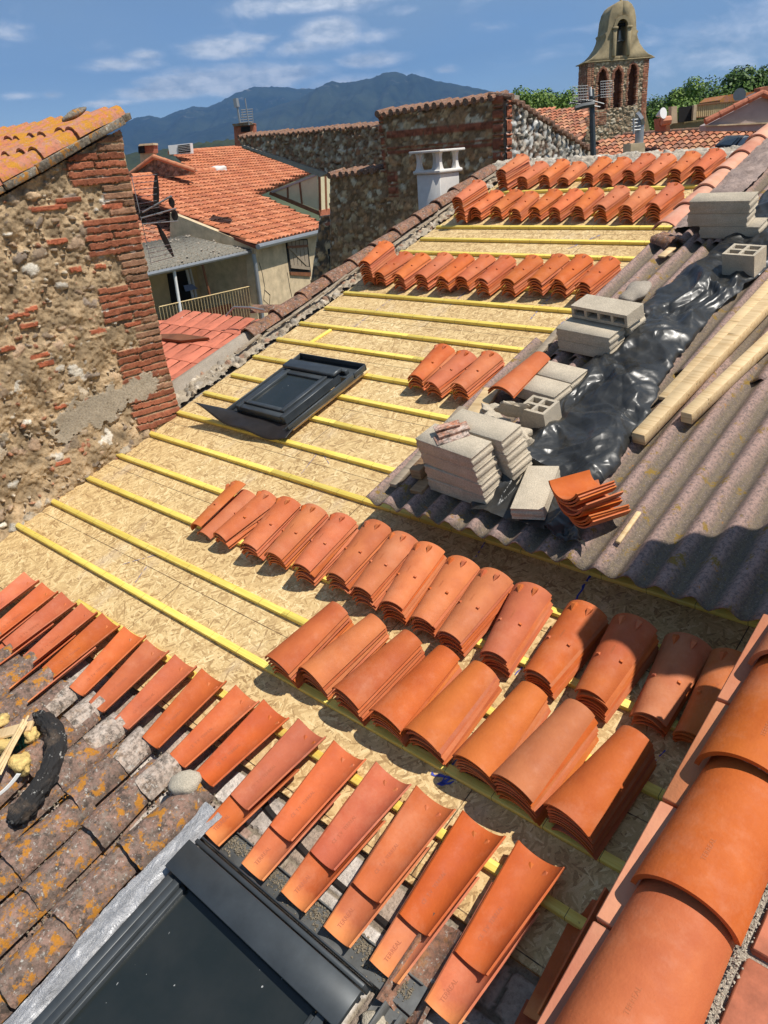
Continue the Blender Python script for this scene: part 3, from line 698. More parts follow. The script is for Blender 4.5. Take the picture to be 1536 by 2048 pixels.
# ---------------------------------------------------------------- loose roof window waiting to be fitted
def parts(root, lst):
    out = []
    for name, mat, boxes, *rest in lst:
        b = MB(); [b.box(*q) for q in boxes]; out.append(b.build(name, mat, root, bevel=rest[0] if rest else .002))
    return out
w = thing('roof_window', RM(-5.22, 3.84, .080, R(-.6), R(.5)), 'small dark roof window with flashing tray resting on the battens', 'roof window')
W_, L_ = .63, .82
parts(w, [('frame', 'dark_metal', [(0, .055, .06, L_-.09, .0, .075), (W_-.055, W_, .06, L_-.09, 0, .075), (.055, W_-.055, .06, .115, 0, .07), (.055, W_-.055, L_-.15, L_-.09, 0, .07)], .004),
          ('sash', 'dark_metal', [(.060, .105, .12, L_-.17, .05, .088), (W_-.105, W_-.06, .12, L_-.17, .05, .088), (.105, W_-.105, .12, .16, .05, .084), (.105, W_-.105, L_-.22, L_-.17, .05, .084)], .003),
          ('pane', 'dark_glass', [(.105, W_-.105, .16, L_-.22, .060, .068)], 0),
          ('hood', 'dark_metal', [(-.012, W_+.012, L_-.165, L_-.045, .078, .112)], .01),
          ('top_flashing', 'dark_metal', [(-.10, W_+.10, L_-.04, L_+.13, -.004, .002), (-.10, W_+.10, L_+.12, L_+.132, .002, .055), (-.10, -.088, L_-.02, L_+.12, .002, .05), (W_+.088, W_+.10, L_-.02, L_+.12, .002, .05), (.02, W_-.02, L_-.01, L_+.035, .002, .045)], .003),
          ('side_gutter', 'dark_metal', [(-.10, -.003, .0, L_-.03, -.004, .001), (-.10, -.088, .0, L_-.03, .001, .045)], .003),
          ('side_gutter', 'dark_metal', [(W_+.003, W_+.10, .0, L_-.03, -.004, .001), (W_+.088, W_+.10, .0, L_-.03, .001, .05), (W_+.045, W_+.052, .0, L_-.03, .001, .02)], .003)])
# drooping pleated apron
nx, ny = 60, 10; P = np.zeros((ny, nx, 3)); s_ = np.linspace(0, 1, nx)
for j in range(ny):
    f = j/(ny-1); x = -.26*f-.10+s_*(W_+.2+.26*f+.04*f); y = .065-.15*f-.035*f*np.sin(s_*math.pi)
    z = .01+.115*f*(1-s_)**2.0-.03*f*f*(1-np.abs(2*s_-1)**2)-.02*f*s_+.020*f*np.sin(s_*13+.5)
    P[j] = np.stack([x, y, z], -1)
me = grid_mesh('apron', P[::-1], 'black_rubber', smooth=60)
o = link(bpy.data.objects.new('apron', me), w); so = o.modifiers.new('s', 'SOLIDIFY'); so.thickness = .004
tag(link(m([(0, .50, -.01, .04, 0, .038)]).mesh('timber_offcut', 'yellow_timber') and bpy.data.objects.new('timber_offcut', bpy.data.meshes['timber_offcut']), None, RM(-5.12, 3.865, .030, R(-2))),
    'yellow batten offcut propping up the lower edge of the loose roof window', 'timber')
tag(m([(0, .045, 0, .95, 0, .022)]).build('timber_board', 'new_timber', None, RM(-4.58, 3.90, .034, R(-1)), bevel=.002), 'thin raw board under the right side of the loose roof window', 'timber')
tag(m([(0, .035, 0, .30, 0, .02)]).build('timber_offcut', 'yellow_timber', None, RM(*roof(614, 690), .001, R(-8)), bevel=.002), 'short yellow batten offcut lying on the boards above the loose window', 'timber')

# ---------------------------------------------------------------- fitted roof window in the corner
w = thing('roof_window', RM(-2.40, -.55, .02, R(-.3)), 'large dark grey roof window fitted at the bottom left corner', 'roof window')
L2, W2 = 1.74, 1.02
parts(w, [('frame', 'dark_metal', [(0, .045, 0, L2-.13, -.05, .07), (W2-.045, W2, 0, L2-.13, -.05, .07)], .004),
          ('cladding', 'dark_metal', [(.050, .088, 0, L2-.14, .03, .078), (W2-.088, W2-.05, 0, L2-.14, .03, .078)], .002),
          ('sash', 'dark_metal', [(.092, .115, 0, L2-.15, .02, .062), (W2-.115, W2-.092, 0, L2-.15, .02, .062)], .003),
          ('pane', 'dark_glass', [(.115, W2-.115, 0, L2-.12, .030, .040)], 0),
          ('hood', 'dark_metal', [(-.015, W2+.012, L2-.145, L2-.005, .082, .104)], .003),
          ('hood_rail', 'dark_metal', [(0, W2, L2+.002, L2+.022, .02, .085), (.0, W2, L2+.034, L2+.042, .02, .07)], .003),
          ('top_flashing', 'dark_metal_dusty', [(-.02, W2+.16, L2+.048, L2+.155, -.012, -.006), (0, W2+.14, L2+.148, L2+.155, -.006, .008)], .002),
          ('side_flashing', 'dark_metal_dusty', [(W2+.012, W2+.15, 0, L2+.045, -.03, -.02), (W2+.07, W2+.078, 0, L2+.03, -.02, .035), (W2+.14, W2+.152, 0, L2+.03, -.02, .03)], .002)])
# crinkled foil strip down its left side
ny, nx = 240, 14; f, s_ = np.meshgrid(np.linspace(0, 1, nx), np.linspace(0, 1, ny)); y = s_*1.92-.02
x = -.105+.095*f+.020*(fbm(y*9, f*0, 3, 3)-.5)*(1-f)+.012*np.sin(y*3)
z = .040+.012*np.sin(f*3)+.020*(fbm(f*3+9, y*9, 7, 4, .6)-.5)+.010*np.abs(fbm(f*5, y*22, 9, 2)-.5)+.03*(1-f)
tag(link(bpy.data.objects.new('foil_strip', grid_mesh('foil_strip', np.stack([x, y, z], -1), 'foil', smooth=30)), None, RM(-2.40, -.55, .02, R(-.3))),
    'crinkled silver foil strip along the left of the large roof window', 'foil')
# grit lying in the flashing and the gutter
def pebbles(n, fn, rmin, rmax, seed):
    rs = random.Random(seed); b = MB()
    for _ in range(n):
        x, y, z = fn(rs); r = rmin+(rmax-rmin)*rs.random()**2.5; q = Matrix.Rotation(rs.uniform(0, 6), 3, (rs.random()+.1, rs.random(), rs.random()))
        vs = [q @ Vector((a*r*rs.uniform(.7, 1.3), b_*r*rs.uniform(.7, 1.3), c*r*rs.uniform(.5, 1))) for a, b_, c in ((1, 0, 0), (-1, 0, 0), (0, 1, 0), (0, -1, 0), (0, 0, 1), (0, 0, -1))]
        b.add([v+Vector((x, y, z)) for v in vs], [(0, 2, 4), (2, 1, 4), (1, 3, 4), (3, 0, 4), (2, 0, 5), (1, 2, 5), (3, 1, 5), (0, 3, 5)])
    return b
def fl1(rs):
    u = rs.uniform(-2.38, -1.25); return u, 1.298+rs.gauss(0, .018)+.012*math.sin(u*11), .016
tag(pebbles(2200, fl1, .002, .008, 1).build('grit', 'grit', None, MR, smooth=0), kind='stuff', label='sandy grit lying on the dark window flashing', cat='grit')
tag(pebbles(1500, lambda rs: (rs.uniform(-1.33, -.98), rs.uniform(.2, 1.22), -.02+rs.random()*.02), .003, .016, 2).build('gravel', 'grit', None, MR, smooth=0), kind='stuff', label='loose gravel and mortar crumbs beside the large roof window', cat='gravel')

# ---------------------------------------------------------------- bed of old slabs under the laid course
rs = np.random.RandomState(4); br = []
for r in range(5):
    x = 0.02-rs.rand()*.2
    while x < 5.0:
        L = rs.uniform(.16, .30); c = np.array([(.62, .54, .47), (.50, .40, .33), (.68, .62, .56), (.42, .33, .26), (.50, .34, .27)][rs.randint(5)])
        br.append((x, x+L-.012, .70-r*.175+.01, .70-r*.175+.165, c*rs.uniform(.8, 1.1), .012+rs.uniform(0, .008))); x += L
masonry('slab_bed', (-5.0, .70, -.035), (1, 0, 0), (0, 1, 0), 4.5, .90, .009, 'masonry_near', None, 5, (.30, .25, .19), bricks=br, mrelief=.010, M=MR)
tag(bpy.data.objects['slab_bed'], 'bed of worn pinkish brick slabs and mortar beneath the lowest laid tiles', 'masonry')
# lower part of the same roof below the slabs (dark felt), so nothing is left open
tag(m([(-6.0, -.5, -1.2, 1.62, -.16, -.085)]).build('under_roof', 'old_timber', None, MR), 'old dark timber sarking under the lower part of the roof', 'roof')
tag(MB().tube([(-2.47, 1.42, .0), (-2.46, 1.50, .012), (-2.38, 1.53, .010), (-2.28, 1.50, -.02), (-1.9, 1.44, -.03), (-1.5, 1.425, -.03), (-1.2, 1.41, -.03)], .018, 10).build('rubber_seal', 'black_rubber', None, MR), 'black rubber pipe curling out under the lowest laid tiles', 'pipe')

# ---------------------------------------------------------------- patch of old mossy tiles, bottom left
me_old = [tile_mesh('cover_tile', .205, .170, .42, .092, .080, .017, 14, 8, 'old_tile', rough=.005, seed=k) for k in range(4)]
me_och = [tile_mesh('channel_tile', .17, .22, .45, .05, .06, .016, 10, 6, 'old_tile', flip=True, rough=.004, seed=9+k) for k in range(2)]
ot = thing('old_tile_patch', MR, 'patch of old lichen covered roof tiles beside the large roof window', 'old roof')
r5 = random.Random(8)
for k in range(-1, 12):
    u = -2.66-.245*k
    for j in range(5):
        v0 = .98-.335*j+r5.uniform(-.03, .03)
        if k >= 0 and not (k == 0 and j == 9):
            link(bpy.data.objects.new('cover_tile', me_old[r5.randrange(4)]), ot, T((u+r5.uniform(-.018, .018), v0-(.02 if k else 0), .034+r5.uniform(-.004, .006))) @ RZ(R(r5.uniform(-3, 3))) @ RX(R(-3.2+r5.uniform(-1, 1))) @ RY(R(r5.uniform(-4, 4))))
        if k >= -1: link(bpy.data.objects.new('channel_tile', me_och[r5.randrange(2)]), ot, T((u-.125+r5.uniform(-.01, .01), v0-.06, -.035)) @ RZ(R(r5.uniform(-2, 2))) @ RX(R(-2.5)))
tag(pebbles(5200, lambda rs: (-2.66+.122-.245*rs.randrange(13)+rs.gauss(0, .022), rs.uniform(-.4, 1.42), .002+rs.random()*.02), .002, .011, 3).build('moss_crumbs', 'grit', None, MR, smooth=0), kind='stuff', label='mortar crumbs and moss lodged between the old tiles', cat='debris')
def rock(name, M, size, mat, label, cat, seed, group=None, sub=3, rough=.22, facet=False, parent=None):
    bm = bmesh.new(); bmesh.ops.create_icosphere(bm, subdivisions=sub, radius=1); rr = random.Random(seed); off = Vector((rr.uniform(0, 99), rr.uniform(0, 99), rr.uniform(0, 99)))
    from mathutils import noise as mn
    for v in bm.verts:
        p = v.co.copy(); q = p*1.3+off; d = 1+rough*mn.noise(q)*2+rough*.6*mn.noise(q*2.7)+rough*.25*mn.noise(q*7)
        if facet:
            k = max(abs(p.x), abs(p.y), abs(p.z)); p = p.lerp(p/k*.8, .75)
        v.co = Vector((p.x*size[0], p.y*size[1], p.z*size[2]))*d
    me = bpy.data.meshes.new(name); bm.to_mesh(me); bm.free(); me.materials.append(MATS[mat]); finish(me, 50 if facet else 80)
    o = link(bpy.data.objects.new(name, me), parent, M)
    if label: tag(o, label, cat, group)
    return o
material('pale_stone', m_concrete((.56, .49, .38), .45))
rock('stone', RM(*roof(372, 1570, .09), .10, .5), (.078, .066, .05), 'pale_stone', 'pale rounded stone lying on the upper edge of the old tiles', 'stone', 3, rough=.14)
material('pale_tile_end', lambda t, p: m_lichen(t, p, (.56, .46, .38), (.46, .36, .29), .12))
for k, u in enumerate([-3.885, -3.64, -3.395, -3.15, -2.905]):
    tag(link(bpy.data.objects.new('ridge_slip', tile_mesh('ridge_slip', .180, .165, .20, .076, .070, .016, 12, 3, 'pale_tile_end', rough=.003, seed=k+40)), None, RM(u, 1.215+.02*(k % 2), .030, R(r5.uniform(-5, 5)), R(-1.5))),
        f'pale cleaned end piece on the old tiles, {ORD[k]} from the left under the laid tiles', 'tile', 'pale end pieces along the top of the old tiles')
# rubbish on the far left
d = [(x, y, z) for x, y, z in [(*roof(10, 1650, .13), .10), (*roof(55, 1600, .14), .12), (*roof(95, 1545, .15), .13), (*roof(112, 1490, .15), .13), (*roof(108, 1455, .17), .15), (*roof(85, 1428, .19), .15), (*roof(60, 1415, .18), .13)]]
b = MB().tube(d, [.062, .060, .058, .062, .060, .052, .030], 18); bm_ = b.build('bent_duct', 'dirty_rubber', None, MR)
so = bm_.modifiers.new('s', 'SUBSURF'); so.levels = so.render_levels = 3
tx = bpy.data.textures.new('c', 'CLOUDS'); tx.noise_scale = .06; tx.noise_type = 'HARD_NOISE'; dm = bm_.modifiers.new('d', 'DISPLACE'); dm.texture = tx; dm.strength = .035; dm.texture_coords = 'LOCAL'
tag(bm_, 'dirty black crumpled rubber duct bent over the old tiles', 'duct')
b = thing('broom', RM(*roof(-60, 1490, .12), .10, R(-47), R(3)), 'green bristled broom head at the left edge of the old tiles', 'broom')
m([(-.030, .034, 0, .40, .03, .052)]).build('head', 'new_timber', b, bevel=.004)
bb = MB(); r6 = random.Random(2)
for _ in range(1500):
    x, y = r6.uniform(.0, .06), r6.uniform(0, .40); e = Vector((x+r6.uniform(.01, .05), y+r6.uniform(-.02, .03), r6.uniform(-.045, -.01))); s0 = Vector((x*.6, y, .035)); k = Vector((.0016, .0012, 0))
    bb.add([s0-k, s0+k, e+k, e-k], [(0, 1, 2, 3)])
bb.build('bristles', 'green_bristle', b, smooth=0)
for k, (px, py, sz, sd) in enumerate([(-12, 1490, (.10, .055, .06), 1), (38, 1525, (.055, .075, .045), 2), (62, 1468, (.05, .04, .035), 3), (2, 1440, (.03, .05, .03), 5)]):
    rock('foam_chunk', RM(*roof(px, py, .13), .12, .6+k), sz, 'yellow_foam', ['large yellow foam chunk at the left edge', 'broken yellow foam chunk under the split stick', 'small yellow foam scrap beside the black duct', 'grey yellow foam scrap below the green broom'][k], 'foam', sd, 'yellow foam scraps on the old tiles', rough=.3)
a, c = Vector((*roof(-15, 1545, .2), .18)), Vector((*roof(58, 1432, .2), .21)); dv = (c-a)
bb = MB(); r7 = random.Random(1)
for k in range(5):
    o_ = Vector((-.006*(k-2)+.003, -.004*(k-2), .004*(k % 2))); L_k = r7.uniform(.86, 1.0)
    bb.tube([a+o_*2, a+dv*.5*L_k+o_, a+dv*L_k+o_*1.2], [.007, .009, .006], 5)
tag(bb.build('split_stick', 'new_timber', None, MR, smooth=20), 'split pale wooden stick lying across the foam scraps', 'stick')
sp = np.zeros((8, 20, 3)); gg, hh_ = np.meshgrid(np.linspace(0, 1, 20), np.linspace(0, 1, 8)); u0_, v0_ = roof(-10, 1595, .18); u1_, v1_ = roof(40, 1545, .18)
sp[..., 0] = u0_+(u1_-u0_)*gg; sp[..., 1] = v0_+(v1_-v0_)*gg-.012*hh_; sp[..., 2] = .17+.02*hh_-.012*np.sin(gg*3)
o = link(bpy.data.objects.new('plastic_strip', grid_mesh('plastic_strip', sp, 'white_paint', smooth=60)), None, MR); o.modifiers.new('s', 'SOLIDIFY').thickness = .003
tag(o, 'curved white plastic strip on the rubbish at the left edge', 'plastic strip')
w = thing('roof_window', RM(-4.72, .60, .02), 'dark window flashing partly seen at the left edge below the laid tiles', 'roof window')
parts(w, [('flashing', 'dark_metal', [(-.5, .36, 0, .62, .0, .012)], .003), ('hood_rail', 'dark_metal', [(-.5, .30, .45, .50, .012, .06)], .004), ('side_rail', 'dark_metal', [(.30, .33, 0, .5, .012, .05)], .004)])
# old channel with debris right of the window
tag(link(bpy.data.objects.new('broken_tile', tile_mesh('broken_tile', .19, .15, .34, .06, .05, .014, 12, 5, 'verge_old_tile', flip=True, rough=.006, seed=77)), None, RM(*roof(800, 2030, .02), -.02, R(4), R(3))), 'dirty upturned old tile in the gap right of the large roof window', 'tile')
rock('stone', RM(*roof(742, 2040, .03), .0, .4), (.05, .04, .03), 'pale_stone', 'small grey stone beside the dirty upturned old tile', 'stone', 9, rough=.14)
tag(m([(0, .028, 0, .55, 0, .014)]).build('wood_strip', 'grey_timber', None, RM(-.98, .82, -.005, R(2))), 'grey weathered lath under the rightmost laid tiles', 'timber')

# ---------------------------------------------------------------- verge wall with big round tiles on the right
vw = thing('verge_wall', MR, 'raised verge wall capped with flat and round terracotta tiles on the right', 'wall')
m([(-.625, .9, -.6, 2.85, -.6, .640)]).build('wall_core', 'mortar', vw)
b0 = .35
for k in range(5):
    v = 2.50-.425*k
    m([(-.655, -.545, v-.42, v-.006, .642, .672)]).build('rim_tile', 'bright_rim_tile', vw, bevel=.004)
m([(-.657, -.5, 2.504, 2.93, .642, .672)]).build('rim_tile', 'bright_rim_tile', vw, bevel=.004)
me_big = tile_mesh('barrel_tile', .305, .268, .53, .130, .112, .016, 26, 8, 'terracotta_smooth', rough=.0)
me_bt = bent_text('TERREAL', .019, .01, .1, dict(w0=.305, w1=.268, L=.53, r0=.130, r1=.112), False, False, .0009, 'letter_faint')
for k, v in enumerate([2.66, 2.22, 1.78, 1.335, .90, .46]):
    o = link(bpy.data.objects.new('barrel_tile', me_big), vw, T((-.462+.002*k, v, .702)) @ RZ(R([0, .5, -.8, .4, 0, 0][k])) @ RX(R(-3.8)))
    link(bpy.data.objects.new('lettering', me_bt), o, Matrix.Identity(4))
    ys = np.linspace(-1, 1, 30); vv = np.linspace(0, 1, 5); A, B_ = np.meshgrid(ys, vv)   # mortar bedding showing under the lower end
    rr_ = .139*np.sqrt(np.clip(1-A**2*.985, 0, 1)); P = np.stack([-.462+A*.144, v+.010+B_*.05+.006*(fbm(A*9, B_*3, k, 3)-.5), .676+rr_*(1-.0*B_)+.006*(fbm(A*14, B_*4, k+5, 3)-.5)-.004], -1)
    link(bpy.data.objects.new('mortar_bed', grid_mesh('mortar_bed', P, 'mortar', smooth=60)), vw)
def mort(rs_): return -.303+rs_.gauss(0, .006), rs_.uniform(0, 2.8), .67+rs_.random()*.012
tag(pebbles(1800, mort, .002, .007, 6).build('mortar_crumbs', 'pale_stone', None, MR, smooth=0), kind='stuff', label='crumbly pale mortar line along the round verge tiles', cat='mortar')
pav = thing('paved_coping', MR, 'weathered terracotta slabs beside the round verge tiles in the bottom right corner', 'paving')
material('slab_red', m_flat((.42, .135, .07), .8, 0, 12, .35, .5, .005))
for v in np.arange(.30, 3.2, .30):
    m([(-.292, .09, v, v+.282, .60, .662)]).build('slab', 'slab_red', pav, bevel=.008)
    m([(.112, .48, v, v+.282, .60, .652)]).build('slab', 'slab_red', pav, bevel=.008)
tag(m([(-.02, .45, 4.0, 4.55, -.3, 2.60)]).build('shadow_caster', 'plaster_beige', None, MR, bevel=.01), 'plain block added out of view past the right edge to cast shadow', 'chimney')  # made-up block out of view, added to throw the shadow on the right

# ---------------------------------------------------------------- corrugated sheets
def corr(u0, u1, v0, v1, pitch, amp, z0, tilt, name, mat, M, th=.006, ju=10, jv=6, seed=0, parent=None, rag=.006):
    n = int((u1-u0)/pitch*ju); us = np.linspace(u0, u1, n); vs = np.linspace(0, 1, jv); A, B_ = np.meshgrid(us, vs)
    V_ = v0+(v1-v0)*B_+np.where(B_ < .01, (fbm(A*22, B_, seed, 4)-.5)*rag*4, 0); Z = z0+amp*np.cos((A-u0)/pitch*2*math.pi)+tilt*(V_-v0)
    me = grid_mesh(name, np.stack([A, V_, Z], -1), mat, smooth=75); o = link(bpy.data.objects.new(name, me), parent, M)
    if th: so = o.modifiers.new('s', 'SOLIDIFY'); so.thickness = th; so.offset = -1
    return o
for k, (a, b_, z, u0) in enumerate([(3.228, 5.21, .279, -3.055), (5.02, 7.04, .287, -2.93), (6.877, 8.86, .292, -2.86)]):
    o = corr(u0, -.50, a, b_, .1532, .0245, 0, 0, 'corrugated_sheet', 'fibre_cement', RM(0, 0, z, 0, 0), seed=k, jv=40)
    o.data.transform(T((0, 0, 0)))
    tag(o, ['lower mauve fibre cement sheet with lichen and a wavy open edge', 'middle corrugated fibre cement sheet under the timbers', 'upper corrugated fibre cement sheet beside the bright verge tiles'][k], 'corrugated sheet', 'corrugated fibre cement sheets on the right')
me = tile_mesh('broken_tile', .19, .17, .22, .06, .055, .014, 12, 4, 'verge_old_tile', rough=.012, seed=31)
tag(link(bpy.data.objects.new('broken_tile', me), None, RM(*roof(1350, 487, .33), .32, R(60))), 'broken curled fibre scrap under the highest block stack', 'tile')
rock('mortar_lump', RM(*roof(1272, 585, .33), .33), (.09, .16, .045), 'mortar', 'brown mortar lump with a hole on the middle corrugated sheet', 'mortar', 12)
rock('black_scrap', RM(*roof(1288, 630, .35), .34), (.07, .10, .055), 'black_rubber', 'small crumpled black rubber scrap right of the hollow block', 'scrap', 22)
tag(m([(-2.83, -.64, 3.46, 8.8, .004, .235)]).build('old_roof_bed', 'old_timber', None, MR), 'dark old timber bed carrying the corrugated sheets', 'roof bed')
def beam(p0, p1, h, w_, t_, mat, label, name='timber_beam', group=None, bev=.003, h1=None, ext=0.0):
    a = Vector((*roof(*p0, h), h)); b_ = Vector((*roof(*p1, h1 if h1 is not None else h), h1 if h1 is not None else h)); d = b_-a; b_ = b_+d*ext; d = b_-a
    yaw = math.atan2(d.y, d.x)-math.pi/2; tilt = math.atan2(d.z, math.hypot(d.x, d.y)); L = d.length
    return tag(m([(-w_/2, w_/2, 0, L, -t_, 0)]).build(name, mat, None, RM(a.x, a.y, a.z, yaw, tilt), bevel=bev), label, 'timber', group)
gt = 'long new timbers lying on the corrugated sheets'
beam((1276, 868), (1545, 588), .378, .080, .070, 'new_timber', 'long pale squared timber running beside the black tarp', group=gt, ext=.25)
beam((1372, 826), (1545, 664), .378, .070, .070, 'new_timber', 'short pale squared timber with its cut end on the open sheet', group=gt, ext=.3)
beam((1330, 795), (1545, 562), .330, .09, .026, 'new_timber', 'wide sawn plank half hidden under the black tarp', group=gt, ext=.3)
gs = 'small wood offcuts on the corrugated sheets'
beam((1235, 1083), (1278, 1022), .327, .026, .015, 'new_timber', 'thin wood splinter alone on the lower corrugated sheet', 'wood_splinter', gs)
beam((1322, 512), (1345, 494), .330, .065, .014, 'new_timber', 'small flat board scrap on the middle sheet under the highest blocks', 'wood_splinter', gs)
beam((1500, 410), (1512, 402), .375, .047, .012, 'new_timber', 'tiny pale board scrap right of the highest blocks', 'wood_splinter', gs)
go = 'old timbers under the big block stack'
beam((785, 968), (925, 812), .328, .056, .030, 'grey_timber', 'old weathered timber along the left edge of the lower sheet', group=go)
beam((828, 940), (905, 860), .390, .078, .070, 'old_timber', 'upper short brown timber poking out beside the big block stack', group=go)
beam((830, 982), (905, 900), .318, .085, .030, 'old_timber', 'lower short brown timber poking out beside the big block stack', group=go)
beam((938, 838), (985, 775), .345, .12, .024, 'new_timber', 'tan plank end behind the big block stack', group=go)
beam((1062, 722), (1125, 648), .320, .056, .030, 'grey_timber', 'grey weathered timber beside the middle block stack', group=go)

# ---------------------------------------------------------------- concrete blocks
def ends(L, T_, n=2):   # outline with tongue and groove ends
    p = []; t = .008
    prof = [(0, 0), (t, .12), (t, .30), (-.0, .38), (0, .62), (t, .70), (t, .88), (0, 1)]
    for q, f in prof: p.append((L/2-q, T_*f))
    for q, f in reversed(prof): p.append((-L/2+q, T_*f))
    return p
def flat_block(L=.47, W_=.185, T_=.09):
    L, W_, T_ = L*.937, W_*.937, T_*.937
    b = MB().prism(ends(L, T_), W_); me = b.mesh('concrete_block', 'concrete_block', 30); bevel_mesh(me, .003); me.transform(T((0, -W_/2, 0))); return me
me_fb = flat_block(); me_fb10 = flat_block(T_=.105, L=.50, W_=.19)
def hollow(L, W_, T_, n, wall=.022, up=False, rows=1):
    L, W_, T_ = L*.937, W_*.937, T_*.937
    b = MB()
    if not up:
        b.box(-L/2, L/2, 0, W_, 0, wall); b.box(-L/2, L/2, 0, W_, T_-wall, T_); b.box(-L/2, L/2, W_-wall, W_-.001, wall, T_-wall)
        for k in range(n+1): x = -L/2+wall/2+(L-wall)*k/n; b.box(x-wall/2+.0005, x+wall/2-.0005, 0.0008, W_-wall, wall, T_-wall)
    else:
        b.box(-L/2, L/2, 0, W_, 0, wall)
        for k in range(n+1): x = -L/2+wall/2+(L-wall)*k/n; b.box(x-wall/2, x+wall/2, 0, W_, wall, T_)
        for k in range(rows+1): y = wall/2+(W_-wall)*k/rows; b.box(-L/2+wall, L/2-wall, y-wall/2+.0006, y+wall/2-.0006, wall, T_-.0008)
    me = b.mesh('concrete_block', 'concrete_block', 30); me.transform(T((0, -W_/2, 0))); return me
r8 = random.Random(6)
def blk(me, u, v, h, yaw, label, group=None, tilt=0, roll=0):
    u, v, h = .937*u, .0558+.937*v, .187+.937*h       # resting on the raised sheets
    return tag(link(bpy.data.objects.new('concrete_block', me), None, RM(u, v, h, R(yaw), R(tilt), R(roll))), label, 'block', group)
g1 = 'concrete blocks in the big front stack'
for k in range(4):
    pos = ['bottom', 'third', 'second', 'top'][k]
    blk(me_fb, -2.665+(.02, .015, 0, -.01)[k], 3.685+(-.015, -.01, .0, 0)[k], .128+.092*k, (-4, -5, -7, -7)[k], f'{pos} block of the front column in the big stack by the sheet edge', g1)
    blk(me_fb, -2.60+(.03, .035, .02, .0)[k], 3.88, .128+.092*k, (-5, -7, -7, -6)[k], f'{pos} block of the rear column in the big stack by the sheet edge', g1)
g2 = 'concrete blocks in the middle stack'
for k in range(2):
    blk(me_fb, -2.72, 5.40, .135+.092*k, -8, f'{["lower", "upper"][k]} front block of the middle stack under the hollow one', g2)
    blk(me_fb, -2.66, 5.60, .135+.092*k, -8, f'{["lower", "upper"][k]} rear block of the middle stack under the hollow one', g2)
blk(hollow(.49, .19, .095, 4), -2.66, 5.56, .322, -10, 'block with four open holes on top of the middle stack', g2)
g3 = 'concrete blocks in the highest stack'
for k in range(3): blk(me_fb10, -2.56+(.08, -.02, 0)[k], 7.42, .135+.107*k, (-1, 0, 0)[k], f'{["bottom", "middle", "top"][k]} block of the highest stack beside the bright verge tiles', g3)
g4 = 'loose concrete blocks on the sheets'
blk(me_fb, -2.78, 4.96, .125, -9, 'flat block behind the single terracotta tile', g4); blk(me_fb, -2.80, 4.765, .125, -9, 'flat block partly under the single terracotta tile', g4)
blk(flat_block(.42, .19, .075), -2.17, 3.72, .175, 108, 'small pale block lying on the lower end of the black tarp', g4, 0, 2)
blk(hollow(.21, .17, .19, 2, .02, True, 2), -2.56, 4.42, .11, -6, 'upright block with four open cells beside the broken concrete', g4)
blk(hollow(.25, .19, .17, 2, .022, True, 2), -2.13, 6.72, .15, -6, 'upright block with four open cells on the far end of the tarp', g4)
for k in range(2):
    tag(link(bpy.data.objects.new('terracotta_tile', me_sm), None, RM(*roof(1000, 785, .41), .385+.016*k, R(-2-k*2), R(1))), ['lower', 'upper'][k]+' of two smooth tiles lying alone on the flat blocks', 'tile', 'two smooth tiles on the flat blocks')
g5 = 'broken concrete pieces behind the big stack'
for k, (px, py, h_, sz, ro, lab) in enumerate([(1020, 810, .34, (.105, .02, .075), 35, 'broken concrete slab edge leaning on top of the rubble'), (985, 840, .24, (.10, .08, .07), 0, 'grey broken concrete lump behind the big stack'), (1035, 868, .22, (.10, .065, .085), 20, 'jagged tan concrete piece beside the tarp'), (1015, 905, .18, (.09, .05, .07), 0, 'lower concrete fragment against the big stack'), (975, 815, .26, (.07, .05, .05), 0, 'small concrete lump under the single tile'), (1055, 890, .2, (.06, .03, .08), 60, 'thin concrete shell piece next to the black tarp')]):
    rock('concrete_fragment', RM(*roof(px, py, h_+.17), h_+.14, R(ro), R(20 if k == 0 else 0), R(35 if k == 0 else 8)), tuple(q*.92 for q in sz), 'concrete_block', lab, 'concrete', 50+k, g5, rough=.30, facet=True)
g6 = 'brick fragments on the big block stack'
material('red_pale', lambda t, p: m_lichen(t, p, (.62, .50, .42), (.50, .19, .10), 0))
for k, (px, py, h_, L_k, w_, yaw, lab) in enumerate([(902, 872, .655, .19, .10, -38, 'lower flat brick fragment on top of the big stack'), (905, 858, .674, .18, .075, -36, 'middle reddish brick fragment on the big stack'), (893, 850, .692, .15, .05, -44, 'top whitish mortar covered sliver on the big stack')]):
    tag(MB().box(-w_/2, w_/2, -L_k/2, L_k/2, 0, .017, None, None, .004, random.Random(k)).build('brick_fragment', 'red_pale', None, RM(*roof(px, py, h_), h_-.018, R(yaw)), bevel=.002), lab, 'brick', g6)
g7 = 'hollow-side-up tiles in a leaning stack'
me_half = tile_mesh('tile_body', .195, .175, .27, .066, .062, .0085, 14, 3, 'terracotta_smooth', flip=True)
for k in range(9):
    u, v = roof(1160, 1068, .33); q = k//5
    tag(link(bpy.data.objects.new('terracotta_tile', me_half), None, RM(u+.008*(k % 3)-.012*k+.03*q, v-.01-.004*k, .385+.021*k+.018*q, R(-15-4*(q == 0)+r8.uniform(-1.5, 1.5)), R(-20+q), R(-5+3*q+r8.uniform(-1.5, 1.5)))),
        ('topmost' if k == 8 else 'bottom' if k == 0 else ORD[8-k]+' down')+' hollow-side-up tile in the leaning stack on the sheet', 'tile', g7)

